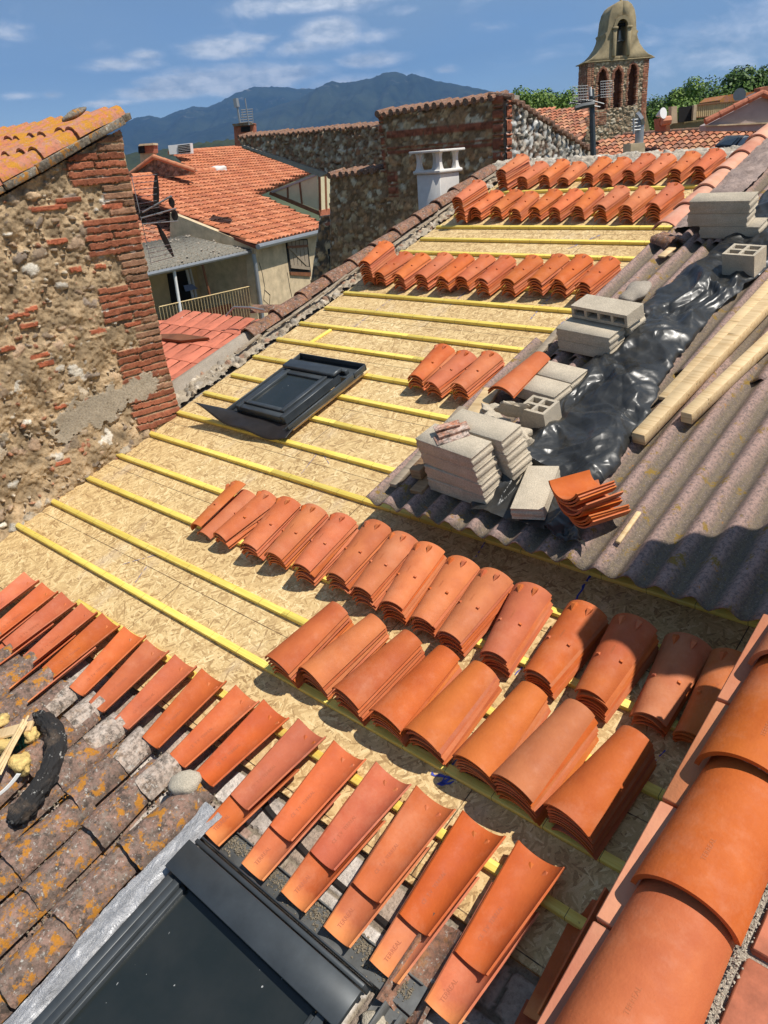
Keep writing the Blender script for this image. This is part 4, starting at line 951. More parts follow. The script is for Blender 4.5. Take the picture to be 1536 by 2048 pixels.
# ---------------------------------------------------------------- black plastic tarp
Lp = [(942, 1022), (975, 930), (1010, 905), (1050, 880), (1085, 835), (1120, 790), (1180, 725), (1235, 665), (1290, 610), (1350, 560), (1405, 520), (1450, 485), (1475, 440), (1536, 385), (1590, 340)]
Rp = [(1180, 1098), (1140, 1030), (1150, 985), (1205, 960), (1258, 905), (1278, 850), (1305, 800), (1345, 730), (1395, 665), (1440, 620), (1490, 575), (1530, 540), (1570, 500), (1620, 440), (1680, 390)]
Lq = np.array([roof(*q, .31) for q in Lp]); Rq = np.array([roof(*q, .31) for q in Rp]); ts = np.linspace(0, 1, len(Lp))
ny, nx = 620, 260; tt = np.linspace(0, 1, ny); ss = np.linspace(0, 1, nx)
def ip(A, c): return np.interp(tt, ts, A[:, c])
LU, LV, RU, RV = ip(Lq, 0), ip(Lq, 1), ip(Rq, 0), ip(Rq, 1); Sg, Tg = np.meshgrid(ss, tt)
Ug = LU[:, None]*(1-Sg)+RU[:, None]*Sg; Vg = LV[:, None]*(1-Sg)+RV[:, None]*Sg
env = np.clip(np.sin(np.pi*np.clip(Sg, 0, 1)), 0, 1)**.5
H = .318+env*(.035+.05*fbm(Ug*1.9, Vg*1.9, 71, 2))
def tri(x): return 1-2*np.abs(x-np.floor(x)-.5)*2*.5-.5
rt_ = np.random.RandomState(14); wx_ = (fbm(Ug*2.2, Vg*2.2, 61, 2)-.5)*.45; wy_ = (fbm(Ug*2.2, Vg*2.2, 67, 2)-.5)*.45
for lam, amp, angs in [(.60, .060, (.25, 1.2)), (.33, .046, (-.15, .45, 2.9)), (.18, .026, (.1, .7, 2.6)), (.10, .010, (.3, 1.3, 2.5))]:
    for a_ in angs:
        a_ += rt_.uniform(-.15, .15); ph = rt_.rand()*9
        q = ((Ug+wx_)*math.cos(a_)+(Vg+wy_)*math.sin(a_))/lam+ph
        gate = np.clip((fbm(Ug/lam*.55+ph, Vg/lam*.55, int(ph*100), 2)-.42)*5, 0, 1)
        H += env*amp*(np.abs(q-np.floor(q)-.5)*2-.5)*(.25+.75*gate)
H += env*.08*np.exp(-(((Ug+1.83)/.16)**2+((Vg-3.98)/.26)**2))
H += (1-env)*.012*(fbm(Ug*14, Vg*14, 89, 3)-.5)
H = np.where((np.abs(Ug+2.03) < .17) & (np.abs(Vg-3.54) < .24), np.minimum(H, .348), H)
Ug = Ug+(fbm(Ug*7, Vg*7, 97, 3)-.5)*.10*(1-env); Vg = Vg+(fbm(Ug*7, Vg*7, 101, 3)-.5)*.10*(1-env)
H = np.maximum(H, .300+.0245*np.cos((Ug+3.083)/.1532*2*math.pi))
# soften the creases a little
for _ in range(1): H[1:-1, 1:-1] = (H[1:-1, 1:-1]*2+H[:-2, 1:-1]+H[2:, 1:-1]+H[1:-1, :-2]+H[1:-1, 2:])/6
o = link(bpy.data.objects.new('tarp', grid_mesh('tarp', np.stack([Ug, Vg, H], -1), 'black_plastic', smooth=55)), None, MR)
tag(o, 'crumpled glossy black plastic sheet bunched along the corrugated roof', 'tarp')

# ---------------------------------------------------------------- left verge: mortar strip and old tiles
st = scatter_stones(.62, 7.9, 900, .012, .05, [(.46, .38, .28), (.34, .27, .19), (.52, .45, .36), (.40, .24, .16), (.30, .26, .21)], 6, gap=.62)
def edge_poly(w, h, seed):
    r_ = random.Random(seed); pts = [(0, 0)]; y = 0
    while y < h: pts.append((w-.10+r_.uniform(-.05, .04), y)); y += r_.uniform(.02, .07)
    return pts+[(0, h)]
masonry('mortar_verge', (-6.46, 1.70, .0), (1, 0, 0), (0, 1, 0), .50, 7.95, .011, 'masonry_near', None, 12, (.42, .35, .26), stones=st, poly=edge_poly(.50, 7.95, 2), relief=.035, mrelief=.02, M=MR, bulge=lambda X, Y: .045-.10*X+.0*Y+.03*(fbm(X*5, Y*5, 3, 3)-.5))
tag(bpy.data.objects['mortar_verge'], 'crumbled mortar and rubble strip along the left edge of the boards', 'mortar')
tag(m([(-6.52, -6.06, 1.2, 9.7, -.5, -.03)]).build('verge_core', 'mortar', None, MR), 'wall head carrying the old verge tiles on the left', 'wall')
me_v = [tile_mesh('terracotta_tile', .225, .185, .46, .078, .068, .016, 14, 6, 'verge_old_tile', rough=.004, seed=60+k) for k in range(3)]
for k in range(11):
    v = 5.02+.405*k
    tag(link(bpy.data.objects.new('verge_tile', me_v[k % 3]), None, RM(-6.36+r8.uniform(-.012, .012), v, .085+r8.uniform(-.004, .004), R(r8.uniform(-2, 2)), R(-2.6))), f'old weathered verge tile, {ORD[k]} counting up from the loose window', 'tile', 'old round verge tiles along the left edge')
for k in range(12):
    v = 4.7+.42*k+r8.uniform(-.05, .05)
    tag(MB().box(-.018, .018, 0, r8.uniform(.35, .5), 0, .014, None, None, .004, r8).build('verge_lath', 'grey_timber', None, RM(-6.19+r8.uniform(-.012, .012), v, .062+r8.uniform(0, .012), R(r8.uniform(-3, 3)), R(r8.uniform(-2, 2)))), 'splintered grey lath along the old verge tiles', 'timber', 'splintered laths along the old verge')
m2_ = MB(); A = [(-6.60, -.02), (-6.40, .10), (-6.36, .10), (-6.30, .0)]
o = MB().prism([(x+6.45, z) for x, z in A], 1.15).build('concrete_curb', 'mortar', None, RM(-6.45, 3.98, .02), bevel=.006); tag(o, 'smooth grey mortar curb between the coral roof and the boards', 'curb')
# ridge mortar and bright verge tiles top right
st = scatter_stones(6.2, .30, 200, .015, .05, [(.50, .44, .36), (.42, .36, .28), (.56, .50, .42)], 8)
masonry('ridge_mortar', (-6.4, 9.50, .0), (1, 0, 0), (0, 1, 0), 3.9, .28, .015, 'masonry_near', None, 15, (.50, .43, .34), stones=st, relief=.03, mrelief=.03, M=MR, bulge=lambda X, Y: .05+.04*np.sin(Y*9))
tag(bpy.data.objects['ridge_mortar'], 'rough pale mortar bed along the ridge behind the top stacks', 'mortar')
me_br = tile_mesh('terracotta_tile', .225, .185, .50, .07, .062, .014, 14, 4, 'faded_tile')
for k in range(6):
    tag(link(bpy.data.objects.new('verge_tile', me_br), None, RM(-2.95, 7.15+.42*k, .29, R(-.5), R(-2.2))), f'bright salmon verge tile, {ORD[k]} counting up beside the highest blocks', 'tile', 'bright salmon verge tiles top right')
masonry('mortar_fillet', (-2.86, 7.1, .315), (1, 0, 0), (0, 1, 0), .34, 2.6, .015, 'masonry_near', None, 17, (.36, .27, .23), relief=.02, mrelief=.02, M=MR, bulge=lambda X, Y: .05*np.sin(X*6))
tag(bpy.data.objects['mortar_fillet'], 'mauve grey mortar fillet beside the bright verge tiles', 'mortar')
# ---------------------------------------------------------------- stone house on the left
XW = -6.10
sh = thing('stone_house', T((XW, 3.65, 0)), 'old rubble stone house with brick corner and lichen covered tiles on the left', 'house')
def loc(P, M): return [M.inverted() @ Vector(q) for q in P]
def wpt(x, y): p = plane_hit(x, y, (1, 0, 0), XW); return p[1], p[2]
WY0, WZ0 = .6, -.5; WW, WH = 3.65-WY0, 4.1
sk = .385; ztop = lambda y: 3.01+(y-2.588)*sk
stn = scatter_stones(WW, WH, 420, .02, .078, [(.44, .36, .26), (.36, .27, .18), (.54, .48, .39), (.30, .22, .15), (.42, .29, .19), (.27, .21, .16), (.47, .33, .20), (.62, .56, .46)], 21, asp=(.35, .8), ang=.6, gap=.85, pw=(2.4, 5))
stn += scatter_stones(WW, WH, 1500, .007, .024, [(.52, .44, .33), (.42, .31, .20), (.36, .16, .09), (.28, .21, .15)], 22, gap=.8)
rs = np.random.RandomState(9); br = []
z = 3.44; groups = [(3, .24), (4, .50), (4, .24), (5, .48), (4, .25), (5, .50), (4, .23), (5, .46), (2, .22), (5, .44)]
for n, wd in groups:
    for k in range(n):
        h_ = .044; z -= .0585
        if z < WZ0: break
        wj = wd+rs.uniform(-.025, .02); c = np.array((.31, .105, .055) if wd > .4 else (.28, .150, .090))*rs.uniform(.75, 1.2)
        xe = WW-.004
        if wd > .4 and rs.rand() < .4:
            s0 = xe-wj*rs.uniform(.4, .6); br += [(xe-wj-WY0*0, s0-.008, z-WZ0, z-WZ0+h_, c, .022), (s0+.004, xe, z-WZ0, z-WZ0+h_, c*rs.uniform(.8, 1.1), .020)]
        else: br.append((xe-wj, xe, z-WZ0, z-WZ0+h_, c, .022))
for (px, py, L_k) in [(205, 225+200-5, .18), (62, 425, .30), (110, 408, .22), (95, 490, .16), (15, 640, .17), (180, 670, .14), (250, 655, .16), (60, 720, .16), (75, 735, .14), (0, 705, .12), (110, 820, .1), (235, 605, .1), (140, 545, .10), (50, 625, .1), (105, 930, .12), (40, 660, .14), (190, 540, .09)]:
    y, zz = wpt(px, py); br.append((y-WY0, y-WY0+L_k, zz-WZ0, zz-WZ0+.035, np.array((.40, .12, .06))*rs.uniform(.8, 1.1), .016))
patch = [tuple(np.array(wpt(*q))-np.array((WY0, WZ0))) for q in [(98, 862), (118, 885), (140, 888), (160, 862), (225, 835), (240, 815), (275, 800), (312, 778), (312, 756), (300, 748), (265, 757), (230, 768), (190, 785), (150, 800), (112, 838)]]
poly = [(-.1, WH*0-.1), (WW+.1, -.1), (WW+.1, ztop(3.75)-WZ0), (-.1, ztop(WY0-.1)-WZ0)]
base = lambda X, Y: .10*np.clip(1-((Y+WZ0)-math.tan(SL)*(X+WY0))/.55, 0, 1)**1.3*(.5+fbm(X*4, Y*4, 77, 3))
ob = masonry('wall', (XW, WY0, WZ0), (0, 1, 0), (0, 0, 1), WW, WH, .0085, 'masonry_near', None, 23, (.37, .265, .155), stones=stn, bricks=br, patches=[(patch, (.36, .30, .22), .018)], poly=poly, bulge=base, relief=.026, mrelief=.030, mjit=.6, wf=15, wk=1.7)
def adopt(o, root): o.parent = root; o.matrix_parent_inverse = root.matrix_world.inverted()
bpy.context.view_layer.update(); adopt(ob, sh)
b = MB(); zz = lambda y: ztop(y)-.03
b.add([(XW-3.4, .2, -2), (XW-.07, .2, -2), (XW-.07, 3.64, -2), (XW-3.4, 3.64, -2), (XW-3.4, .2, zz(.2)), (XW-.07, .2, zz(.2)), (XW-.07, 3.64, zz(3.64)), (XW-3.4, 3.64, zz(3.64))], [(3, 2, 1, 0), (4, 5, 6, 7), (0, 1, 5, 4), (1, 2, 6, 5), (2, 3, 7, 6), (3, 0, 4, 7)], (.33, .24, .15))
adopt(b.build('wall_core', 'masonry_near', None, None, 0, True), sh)
HS = Matrix.Translation((XW, 2.588, 3.035)) @ RX(math.atan(sk))       # x out of the wall, y up the roof
b = MB(); r9 = random.Random(4); y = -2.0
while y < 1.22:
    L_k = r9.uniform(.28, .5); b.box(-.35, .055+r9.uniform(-.01, .015), y, min(y+L_k-.008, 1.24), -.005, .045+r9.uniform(-.006, .008), None, None, .006, r9); y += L_k
o = b.build('edge_slabs', 'lichen_grey' if 'lichen_grey' in MATS else material('lichen_grey', lambda t, p: m_lichen(t, p, (.30, .26, .20), (.20, .17, .13), .9)).name, None, HS, bevel=.004); bpy.context.view_layer.update(); adopt(o, sh)
me_h = [tile_mesh('roof_tile', .215, .18, .46, .085, .075, .016, 14, 6, 'lichen_roof_tile', rough=.006, seed=80+k) for k in range(3)]
me_hc = tile_mesh('roof_tile', .18, .21, .46, .05, .055, .016, 10, 5, 'lichen_roof_tile', flip=True, rough=.004, seed=90)
rr = random.Random(12)
for k in range(12):
    for j in range(6):
        y = 1.24-.46-.36*j+(0 if k % 2 else -.02)+rr.uniform(-.015, .015); x = -.055-.232*k+rr.uniform(-.012, .012)
        o = link(bpy.data.objects.new('roof_tile', me_h[rr.randrange(3)]), None, HS @ T((x, y, .062)) @ RZ(R(rr.uniform(-2.5, 2.5))) @ RX(R(-2.6)) @ RY(R(rr.uniform(-3, 3)))); bpy.context.view_layer.update() if False else None
        o.parent = sh; o.matrix_parent_inverse = Matrix.Translation((-XW, -3.65, 0))
        if k: 
            o = link(bpy.data.objects.new('roof_tile', me_hc), None, HS @ T((x+.116, y-.05, .030)) @ RX(R(-2))); o.parent = sh; o.matrix_parent_inverse = Matrix.Translation((-XW, -3.65, 0))
o = rock('ridge_stone', HS @ T((-.34, 1.02, .16)), (.05, .12, .03), 'lichen_grey', None, None, 8, rough=.1); o.parent = sh; o.matrix_parent_inverse = Matrix.Translation((-XW, -3.65, 0))
MATS['masonry_near'].name = 'masonry_near'

# ---------------------------------------------------------------- distant tiled roofs
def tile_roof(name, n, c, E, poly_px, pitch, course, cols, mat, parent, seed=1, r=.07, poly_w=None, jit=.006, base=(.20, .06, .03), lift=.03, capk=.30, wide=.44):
    """barrel tiles on the plane n.p=c; E = unit vector along the courses; outline given in pixels projected on that plane"""
    n = Vector(n).normalized(); E = Vector(E).normalized(); S = n.cross(E).normalized()
    if S.z < 0: S = -S; 
    pts = [Vector(plane_hit(*q, n, c)) for q in poly_px] if poly_w is None else [Vector(q) for q in poly_w]
    O = pts[0]; loc_ = [((q-O).dot(E), (q-O).dot(S)) for q in pts]
    x0, x1 = min(q[0] for q in loc_), max(q[0] for q in loc_); y0, y1 = min(q[1] for q in loc_), max(q[1] for q in loc_)
    b = MB(); b.slab([q-n*.02 for q in pts] if (pts[1]-pts[0]).cross(pts[2]-pts[1]).dot(n) > 0 else [q-n*.02 for q in reversed(pts)], n, .10, base)
    rg_ = random.Random(seed); ns = 5
    nx_, ny_ = int((x1-x0)/pitch)+2, int((y1-y0)/course)+2
    for i in range(nx_):
        for j in range(ny_):
            cx, cy = x0+(i+.5)*pitch, y0+j*course
            m_ = inpoly(np.array([cx]), np.array([cy+course*.45]), loc_)[0]
            if not m_: continue
            col = np.array(cols[rg_.randrange(len(cols))])*rg_.uniform(.82, 1.12); w0, w1 = pitch*wide, pitch*wide*.82; cx += rg_.uniform(-jit, jit)
            L_k = course*1.12; vs = []
            for (yy, w_, zo) in ((cy, w0, lift), (cy+L_k, w1, .004)):
                for k in range(ns+1):
                    a = math.pi*k/ns; vs.append(O+E*(cx-math.cos(a)*w_)+S*yy+n*(zo+math.sin(a)*r*(w_/w0)))
            vs += [O+E*(cx-w0*.75)+S*(cy+.004)+n*0.0, O+E*(cx+w0*.75)+S*(cy+.004)+n*0.0]
            fs = [(k, k+1, k+ns+2, k+ns+1) for k in range(ns)]
            b.add(vs, fs, tuple(col)); k0 = len(b.v)-len(vs)
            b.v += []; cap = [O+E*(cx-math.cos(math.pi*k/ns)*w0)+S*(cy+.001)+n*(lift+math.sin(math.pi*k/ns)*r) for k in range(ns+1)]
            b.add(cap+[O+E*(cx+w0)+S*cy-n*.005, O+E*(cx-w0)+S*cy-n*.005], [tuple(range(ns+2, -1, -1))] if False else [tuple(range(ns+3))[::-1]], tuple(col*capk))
    return b.build(name, mat, parent, None, 60, True)
def onp(x, y, n, c): return Vector(plane_hit(x, y, n, c))
tcol = [(.56, .20, .095), (.50, .165, .075), (.60, .235, .12), (.46, .15, .075)]
told = [(.50, .19, .10), (.42, .15, .08), (.55, .26, .15), (.34, .14, .085), (.47, .24, .13), (.30, .15, .10)]
# coral roof just over the verge
nR, cR = NV, -.27
cr = thing('coral_roof', T((-7, 4.5, 1.0)), 'low neighbouring roof of smooth salmon tiles below the old verge', 'roof')
bpy.context.view_layer.update()
pw = [rw(-10.6, 3.2, -.27), rw(-6.62, 3.2, -.27), rw(-6.62, 5.55, -.27), rw(-7.2, 5.80, -.27), rw(-8.1, 5.78, -.27), rw(-10.6, 5.35, -.27)]
adopt(tile_roof('tile_covering', nR, cR, (1, 0, 0), None, .215, .33, [(.64, .205, .125), (.60, .19, .115)], 'tile_far', None, 3, r=.010, poly_w=pw, base=(.60, .19, .115), lift=.007, capk=.75, wide=.52), cr)
for k, (px, py) in enumerate([(348, 742), (425, 700), (480, 655)]):
    o = link(bpy.data.objects.new('edge_tile', tile_mesh('edge_tile', .20, .17, .50, .07, .06, .014, 14, 4, 'bright_rim_tile')), None, RM(-6.62, 3.98+.47*k, -.10, 0, R(-2))); bpy.context.view_layer.update(); adopt(o, cr)
o = MB().slab([onp(*q, NV, -.22) for q in [(322, 676), (362, 681), (418, 675), (360, 667), (322, 668)]], NV, .03).build('slate', 'brown_wood', None); tag(o, 'dark brown slate piece lying on the salmon roof', 'slate')
tag(link(bpy.data.objects.new('spare_tile', tile_mesh('spare_tile', .22, .19, .46, .07, .06, .014, 12, 4, 'verge_old_tile')), None, T(onp(508, 622, NV, -.1)) @ RZ(R(-62))), 'single brown tile lying behind the old verge tiles', 'tile')
tag(MB().tube([onp(452, 632, NV, -.1), onp(468, 614, NV, -.02), onp(500, 615, NV, -.02), onp(528, 620, NV, -.05)], .012, 6).build('metal_rail', 'grey_metal', None), 'thin grey metal rail behind the single brown tile', 'rail')

# ---------------------------------------------------------------- village house with porch
zE = .72
D_, C_ = onp(512, 490, (0, 0, 1), zE), onp(660, 455, (0, 0, 1), zE); Ed = (C_-D_).normalized(); Hn = Vector((Ed.y, -Ed.x, 0))   # Hn points towards us (+X)
def slope_plane(P, deg):      # plane through P, level along Ed, rising away from Hn
    s_ = R(deg); n = (Hn*math.sin(s_)+Vector((0, 0, 1))*math.cos(s_)).normalized(); return n, n.dot(P)
vh = thing('village_house', T(D_), 'long orange tiled house with a beige wall and shuttered window beyond the verge', 'house')
bpy.context.view_layer.update()
n1, c1 = slope_plane(D_, 15.5)
adopt(tile_roof('main_roof', n1, c1, Ed, [(255, 383), (512, 490), (660, 455), (512, 388), (624, 343), (481, 297), (352, 309), (375, 330), (300, 345), (262, 356)], .25, .40, tcol, 'tile_far', None, 5), vh)
def ridge_line(pa, pb, n, c, rad, mat, name, seg=.4, up_=.05):
    a, b_ = onp(*pa, n, c), onp(*pb, n, c); L = (b_-a).length; k = max(2, int(L/seg)); B = MB(); d = (b_-a)/L
    for i in range(k):
        p = a+d*(L*i/k)+Vector((0, 0, up_)); B.tube([p, p+d*(L/k*1.1)], [rad, rad*.85], 10)
    o = B.build(name, mat, None); return o
for nm, a, b_ in [('ridge_tiles', (340, 308), (483, 297)), ('ridge_tiles', (262, 356), (428, 342))]:
    adopt(ridge_line(a, b_, n1, c1, .12, 'bright_rim_tile', nm), vh)
o = rock('roof_light', T(onp(437, 341, n1, c1)), (.35, .40, .22), 'pale_render', None, None, 4, facet=True, rough=.1); bpy.context.view_layer.update(); adopt(o, vh)
vp = Hn; 
def vplane(P, off=0): return (Hn.x, Hn.y, 0), float(Hn.dot(P)+off)
nF, cF = vplane(D_, -.30)
def wallpoly(px, n, c, th, mat, name, parent=None, bev=0):
    P = [onp(*q, n, c) for q in px]; nn = Vector(n).normalized()
    if (P[1]-P[0]).cross(P[2]-P[1]).dot(nn) < 0: P.reverse()
    o = MB().slab(P, nn, th).build(name, mat, None, smooth=0); fixn(o.data)
    if parent: adopt(o, parent)
    return o
def wall_masonry(name, px, n, c, res, stones_n, cols, seed, mortar, parent, amin=.05, amax=.13, bricks=None, patches=None, relief=.05, mat='masonry_far', gap=.8, th=.4):
    nn = Vector(n).normalized(); V_ = Vector((0, 0, 1)); U_ = V_.cross(nn).normalized()
    P = [onp(*q, n, c) for q in px]; us = [q.dot(U_) for q in P]; zs = [q.z for q in P]; u0, z0 = min(us), min(zs)
    O = nn*c+U_*u0+V_*z0; w_, h_ = max(us)-u0, max(zs)-z0; pl = [(a-u0, b_-z0) for a, b_ in zip(us, zs)]
    st_ = scatter_stones(w_, h_, stones_n, amin, amax, cols, seed, gap=gap)
    def L2(q): p = onp(*q, n, c); return p.dot(U_)-u0, p.z-z0
    br_ = []
    for (a, b_, col, hh) in (bricks or []):      # px corner pairs of a brick zone -> courses
        (x0, y0), (x1, y1) = L2(a), L2(b_); x0, x1 = min(x0, x1), max(x0, x1); y0, y1 = min(y0, y1), max(y0, y1); y = y0; r_ = random.Random(seed)
        while y < y1: 
            x = x0
            while x < x1-.02: w2 = min(x1-x, .24+r_.uniform(-.03, .03)); br_.append((x, x+w2-.012, y, min(y+.052, y1), np.array(col)*r_.uniform(.7, 1.25), hh)); x += w2
            y += .07
    pt_ = [([L2(q) for q in pp], col, hh) for pp, col, hh in (patches or [])]
    o = masonry(name, O, U_, V_, w_, h_, res, mat, None, seed, mortar, stones=st_, bricks=br_, patches=pt_, poly=pl, relief=relief, mrelief=.03, wf=6, wk=1.5)
    bpy.context.view_layer.update()
    if parent: adopt(o, parent)
    b = wallpoly(px, n, c-.03, th, 'mortar', 'wall_core', parent); return o
wallpoly([(506, 500), (650, 464), (672, 600), (682, 680), (520, 690)], nF, cF, .3, 'plaster_beige', 'wall', vh)
# cracks and shutter
rc = random.Random(3)
for pts in ([(517, 520), (524, 545), (530, 575), (527, 600), (540, 612)], [(530, 580), (541, 590), (538, 610)], [(575, 545), (580, 575), (584, 600)], [(640, 520), (646, 550), (632, 570)]):
    adopt(MB().tube([onp(x+rc.uniform(-1, 1), y, nF, cF+.002) for x, y in pts], .014, 4).build('crack', 'dark_void', None, smooth=0), vh)
b = MB(); nFv = Vector(nF)
wallpoly([(571, 479), (615, 478), (622, 545), (579, 543)], nF, cF+.02, .04, 'dark_void', 'window_recess', vh)
for k in range(5):
    f0, f1 = k/5+.012, (k+1)/5-.012; tl = lambda f: (575+39*f, 482+(-2)*f); bl = lambda f: (582+37*f, 536+(4)*f)
    wallpoly([tl(f0), tl(f1), bl(f1), bl(f0)], nF, cF+.055, .025, 'grey_timber', 'shutter_board', vh)
wallpoly([(575, 492), (616, 489), (617, 494), (576, 497)], nF, cF+.075, .02, 'brown_wood', 'shutter_rail', vh)
wallpoly([(583, 530), (620, 534), (620, 540), (583, 536)], nF, cF+.078, .02, 'grey_timber', 'shutter_rail', vh)
wallpoly([(578, 497), (583, 496), (619, 531), (614, 532)], nF, cF+.082, .02, 'grey_timber', 'shutter_brace', vh)
wallpoly([(581, 544), (622, 545), (622, 553), (582, 550)], nF, cF+.06, .08, 'brown_wood', 'sill', vh)
g = MB(); g.tube([D_+Vector((0, 0, -.06))+Hn*.06, C_+Vector((0, 0, -.06))+Hn*.06], .085, 8); adopt(g.build('gutter', 'grey_metal', None), vh)
a_ = onp(507, 508, nF, cF+.10); adopt(MB().tube([a_, a_+Vector((0, 0, -.3))+Hn*.02, a_+Vector((0, 0, -3.2))], .065, 8).build('downpipe', 'grey_metal', None), vh)
a_ = onp(652, 470, nF, cF+.10); adopt(MB().tube([a_, a_+Vector((0, 0, -.4)), a_+Vector((0, 0, -2.8))], .075, 8).build('downpipe', 'grey_metal', None), vh)
adopt(MB().tube([onp(262, 386, n1, c1-.05), onp(512, 491, n1, c1-.05)], .06, 6).build('verge_trim', 'brown_wood', None), vh)
nG, cG = (Ed*-1)[:], float((Ed*-1).dot(D_+Ed*.25))        # gable end facing -Ed
wallpoly([(340, 425), (512, 494), (508, 640), (340, 640)], nG, cG, .2, 'plaster_beige', 'gable_wall', vh)
# glazed lean-to on the roof
Pg = onp(545, 386, n1, c1); gl = thing('glazed_dormer', T(Pg), 'cream glazed lean-to with rust brown frame rising from the orange roof', 'dormer'); bpy.context.view_layer.update()
nT, cT = nG, float(Vector(nG).dot(Pg))
pT = [(543, 383), (640, 424), (636, 348), (622, 352)]
wallpoly([(543, 384), (638, 420), (634, 350)], nT, cT, .03, 'cream_panel' if 'cream_panel' in MATS else material('cream_panel', m_flat((.66, .58, .38), .35, 0, 4, .1)).name, 'side_panel', gl)
for q in ([(540, 382), (641, 424), (641, 432), (538, 389)], [(573, 371), (576, 370), (577, 396), (574, 396)], [(597, 362), (600, 361), (605, 408), (602, 408)], [(636, 346), (640, 346), (642, 424), (638, 424)]):
    wallpoly(q, nT, cT+.03, .05, 'brown_wood', 'frame', gl)
wallpoly([(540, 383), (636, 346), (636, 350), (545, 386)], nT, cT+.05, .08, 'grey_metal', 'top_rail', gl)
pc = onp(640, 424, nT, cT); nV, cV = (Hn.x, Hn.y, 0), float(Hn.dot(pc))
wallpoly([(639, 347), (664, 344), (667, 418), (641, 424)], nV, cV, .03, 'cream_panel', 'front_panel', gl)
for q in ([(650, 346), (653, 346), (655, 421), (652, 421)], [(639, 421), (668, 415), (680, 425), (681, 436), (642, 438)]): wallpoly(q, nV, cV+.03, .06, 'brown_wood' if q[0][0] == 650 else 'slab_red', 'frame', gl)
wallpoly([(637, 343), (666, 340), (666, 345), (638, 348)], nV, cV+.05, .06, 'white_paint', 'top_rail', gl)
# porch
pe0, pe1 = onp(303, 543, (0, 0, 1), .55), onp(513, 497, (0, 0, 1), .55)
po = thing('porch', T(pe1), 'shaded ochre porch with a grey corrugated roof, posts and thin railing', 'porch'); bpy.context.view_layer.update()
Ep = (pe1-pe0).normalized(); Hp = Vector((Ep.y, -Ep.x, 0)); s_ = R(11); nP = (Hp*math.sin(s_)+Vector((0, 0, 1))*math.cos(s_)).normalized(); Sp = nP.cross(Ep); Sp = Sp if Sp.z > 0 else -Sp
Lr = (pe1-pe0).length; Mp = Matrix((( Ep.x, Sp.x, nP.x, pe0.x), (Ep.y, Sp.y, nP.y, pe0.y), (Ep.z, Sp.z, nP.z, pe0.z), (0, 0, 0, 1)))
material('grey_fibro', lambda t, p: m_lichen(t, p, (.30, .28, .23), (.24, .23, .19), .15))
o = corr(-.6, Lr, 0, 2.6, .17, .03, 0, 0, 'corrugated_roof', 'grey_fibro', Mp, ju=8, jv=3); bpy.context.view_layer.update(); adopt(o, po)
adopt(MB().tube([pe0+Vector((0, 0, -.06))-Ep*.5, pe1+Vector((0, 0, -.06))], .06, 8).build('gutter', 'grey_metal', None), po)
pb = MB()
for _ in range(34):
    x, y = rc.uniform(0, Lr), rc.uniform(.1, 2.4); q = pe0+Ep*x+Sp*y+nP*.04; pb.add([q+Vector((dx*.05, dy*.05, .05*dz)) for dx, dy, dz in ((1, 0, 0), (-1, 0, 0), (0, 1, 0), (0, -1, 0), (0, 0, 1))], [(0, 2, 4), (2, 1, 4), (1, 3, 4), (3, 0, 4)])
o = pb.build('roof_bolts', 'mortar', None, smooth=0); adopt(o, po); o['kind'] = 'stuff'
nB, cB = (Hp.x, Hp.y, 0), float(Hp.dot(pe0)-2.3); nQ, cQ = (Hp.x, Hp.y, 0), float(Hp.dot(pe0)-.10)
wallpoly([(280, 540), (520, 480), (530, 760), (290, 780)], nB, cB, .2, 'plaster_ochre', 'back_wall', po)
wallpoly([(335, 548), (372, 540), (386, 600), (345, 612)], nB, cB+.03, .03, 'dark_void', 'window', po)
for q in ([(372, 540), (376, 539), (390, 600), (386, 601)], [(379, 538), (382, 537), (396, 596), (393, 598)]): wallpoly(q, nB, cB+.06, .05, 'white_paint', 'window_frame', po)
wallpoly([(368, 571), (384, 568), (396, 577), (372, 583)], nB, cB+.2, .03, 'cloth_blue' if 'cloth_blue' in MATS else material('cloth_blue', m_flat((.20, .26, .42), .9)).name, 'folded_cloth', po)
def post(p0, p1, r_, mat, name, parent, n, c): adopt(MB().tube([onp(*p0, n, c), onp(*p1, n, c)], r_, 8).build(name, mat, None), parent)
post((347, 534), (364, 640), .045, 'white_paint', 'post', po, nQ, cQ); post((403, 522), (420, 592), .04, 'brown_wood', 'post', po, nQ, cQ-.3); post((493, 503), (506, 575), .04, 'brown_wood', 'post', po, nQ, cQ-.3)
r0_, r1_ = onp(318, 614, nQ, cQ), onp(507, 571, nQ, cQ); B = MB(); B.tube([r0_, r1_], .02, 6); k = int((r1_-r0_).length/.13)
for i in range(k+1): q = r0_.lerp(r1_, i/k); B.tube([q, q+Vector((0, 0, -1.0))], .009, 4, cap=False)
adopt(B.build('railing', 'plaster_ochre', None), po)
wallpoly([(318, 640), (515, 595), (525, 760), (318, 780)], nQ, cQ-1.0, .05, 'slab_red', 'floor_edge', po)
# strip of old tiles above the porch
so_ = thing('old_strip_roof', T(pe0), 'strip of old weathered tiles between the grey porch roof and the orange roof', 'roof'); bpy.context.view_layer.update()
n3, c3 = slope_plane(onp(432, 455, (0, 0, 1), 1.0), 15)
adopt(tile_roof('tile_covering', n3, c3, Ed, [(270, 495), (432, 456), (432, 441), (340, 400), (262, 385)], .25, .38, told, 'tile_far', None, 7), so_)
adopt(MB().tube([onp(288, 492, n3, c3), onp(345, 478, n3, c3), onp(410, 468, n3, c3), onp(432, 455, n3, c3)], .05, 6).build('gutter', 'dark_metal', None), so_)
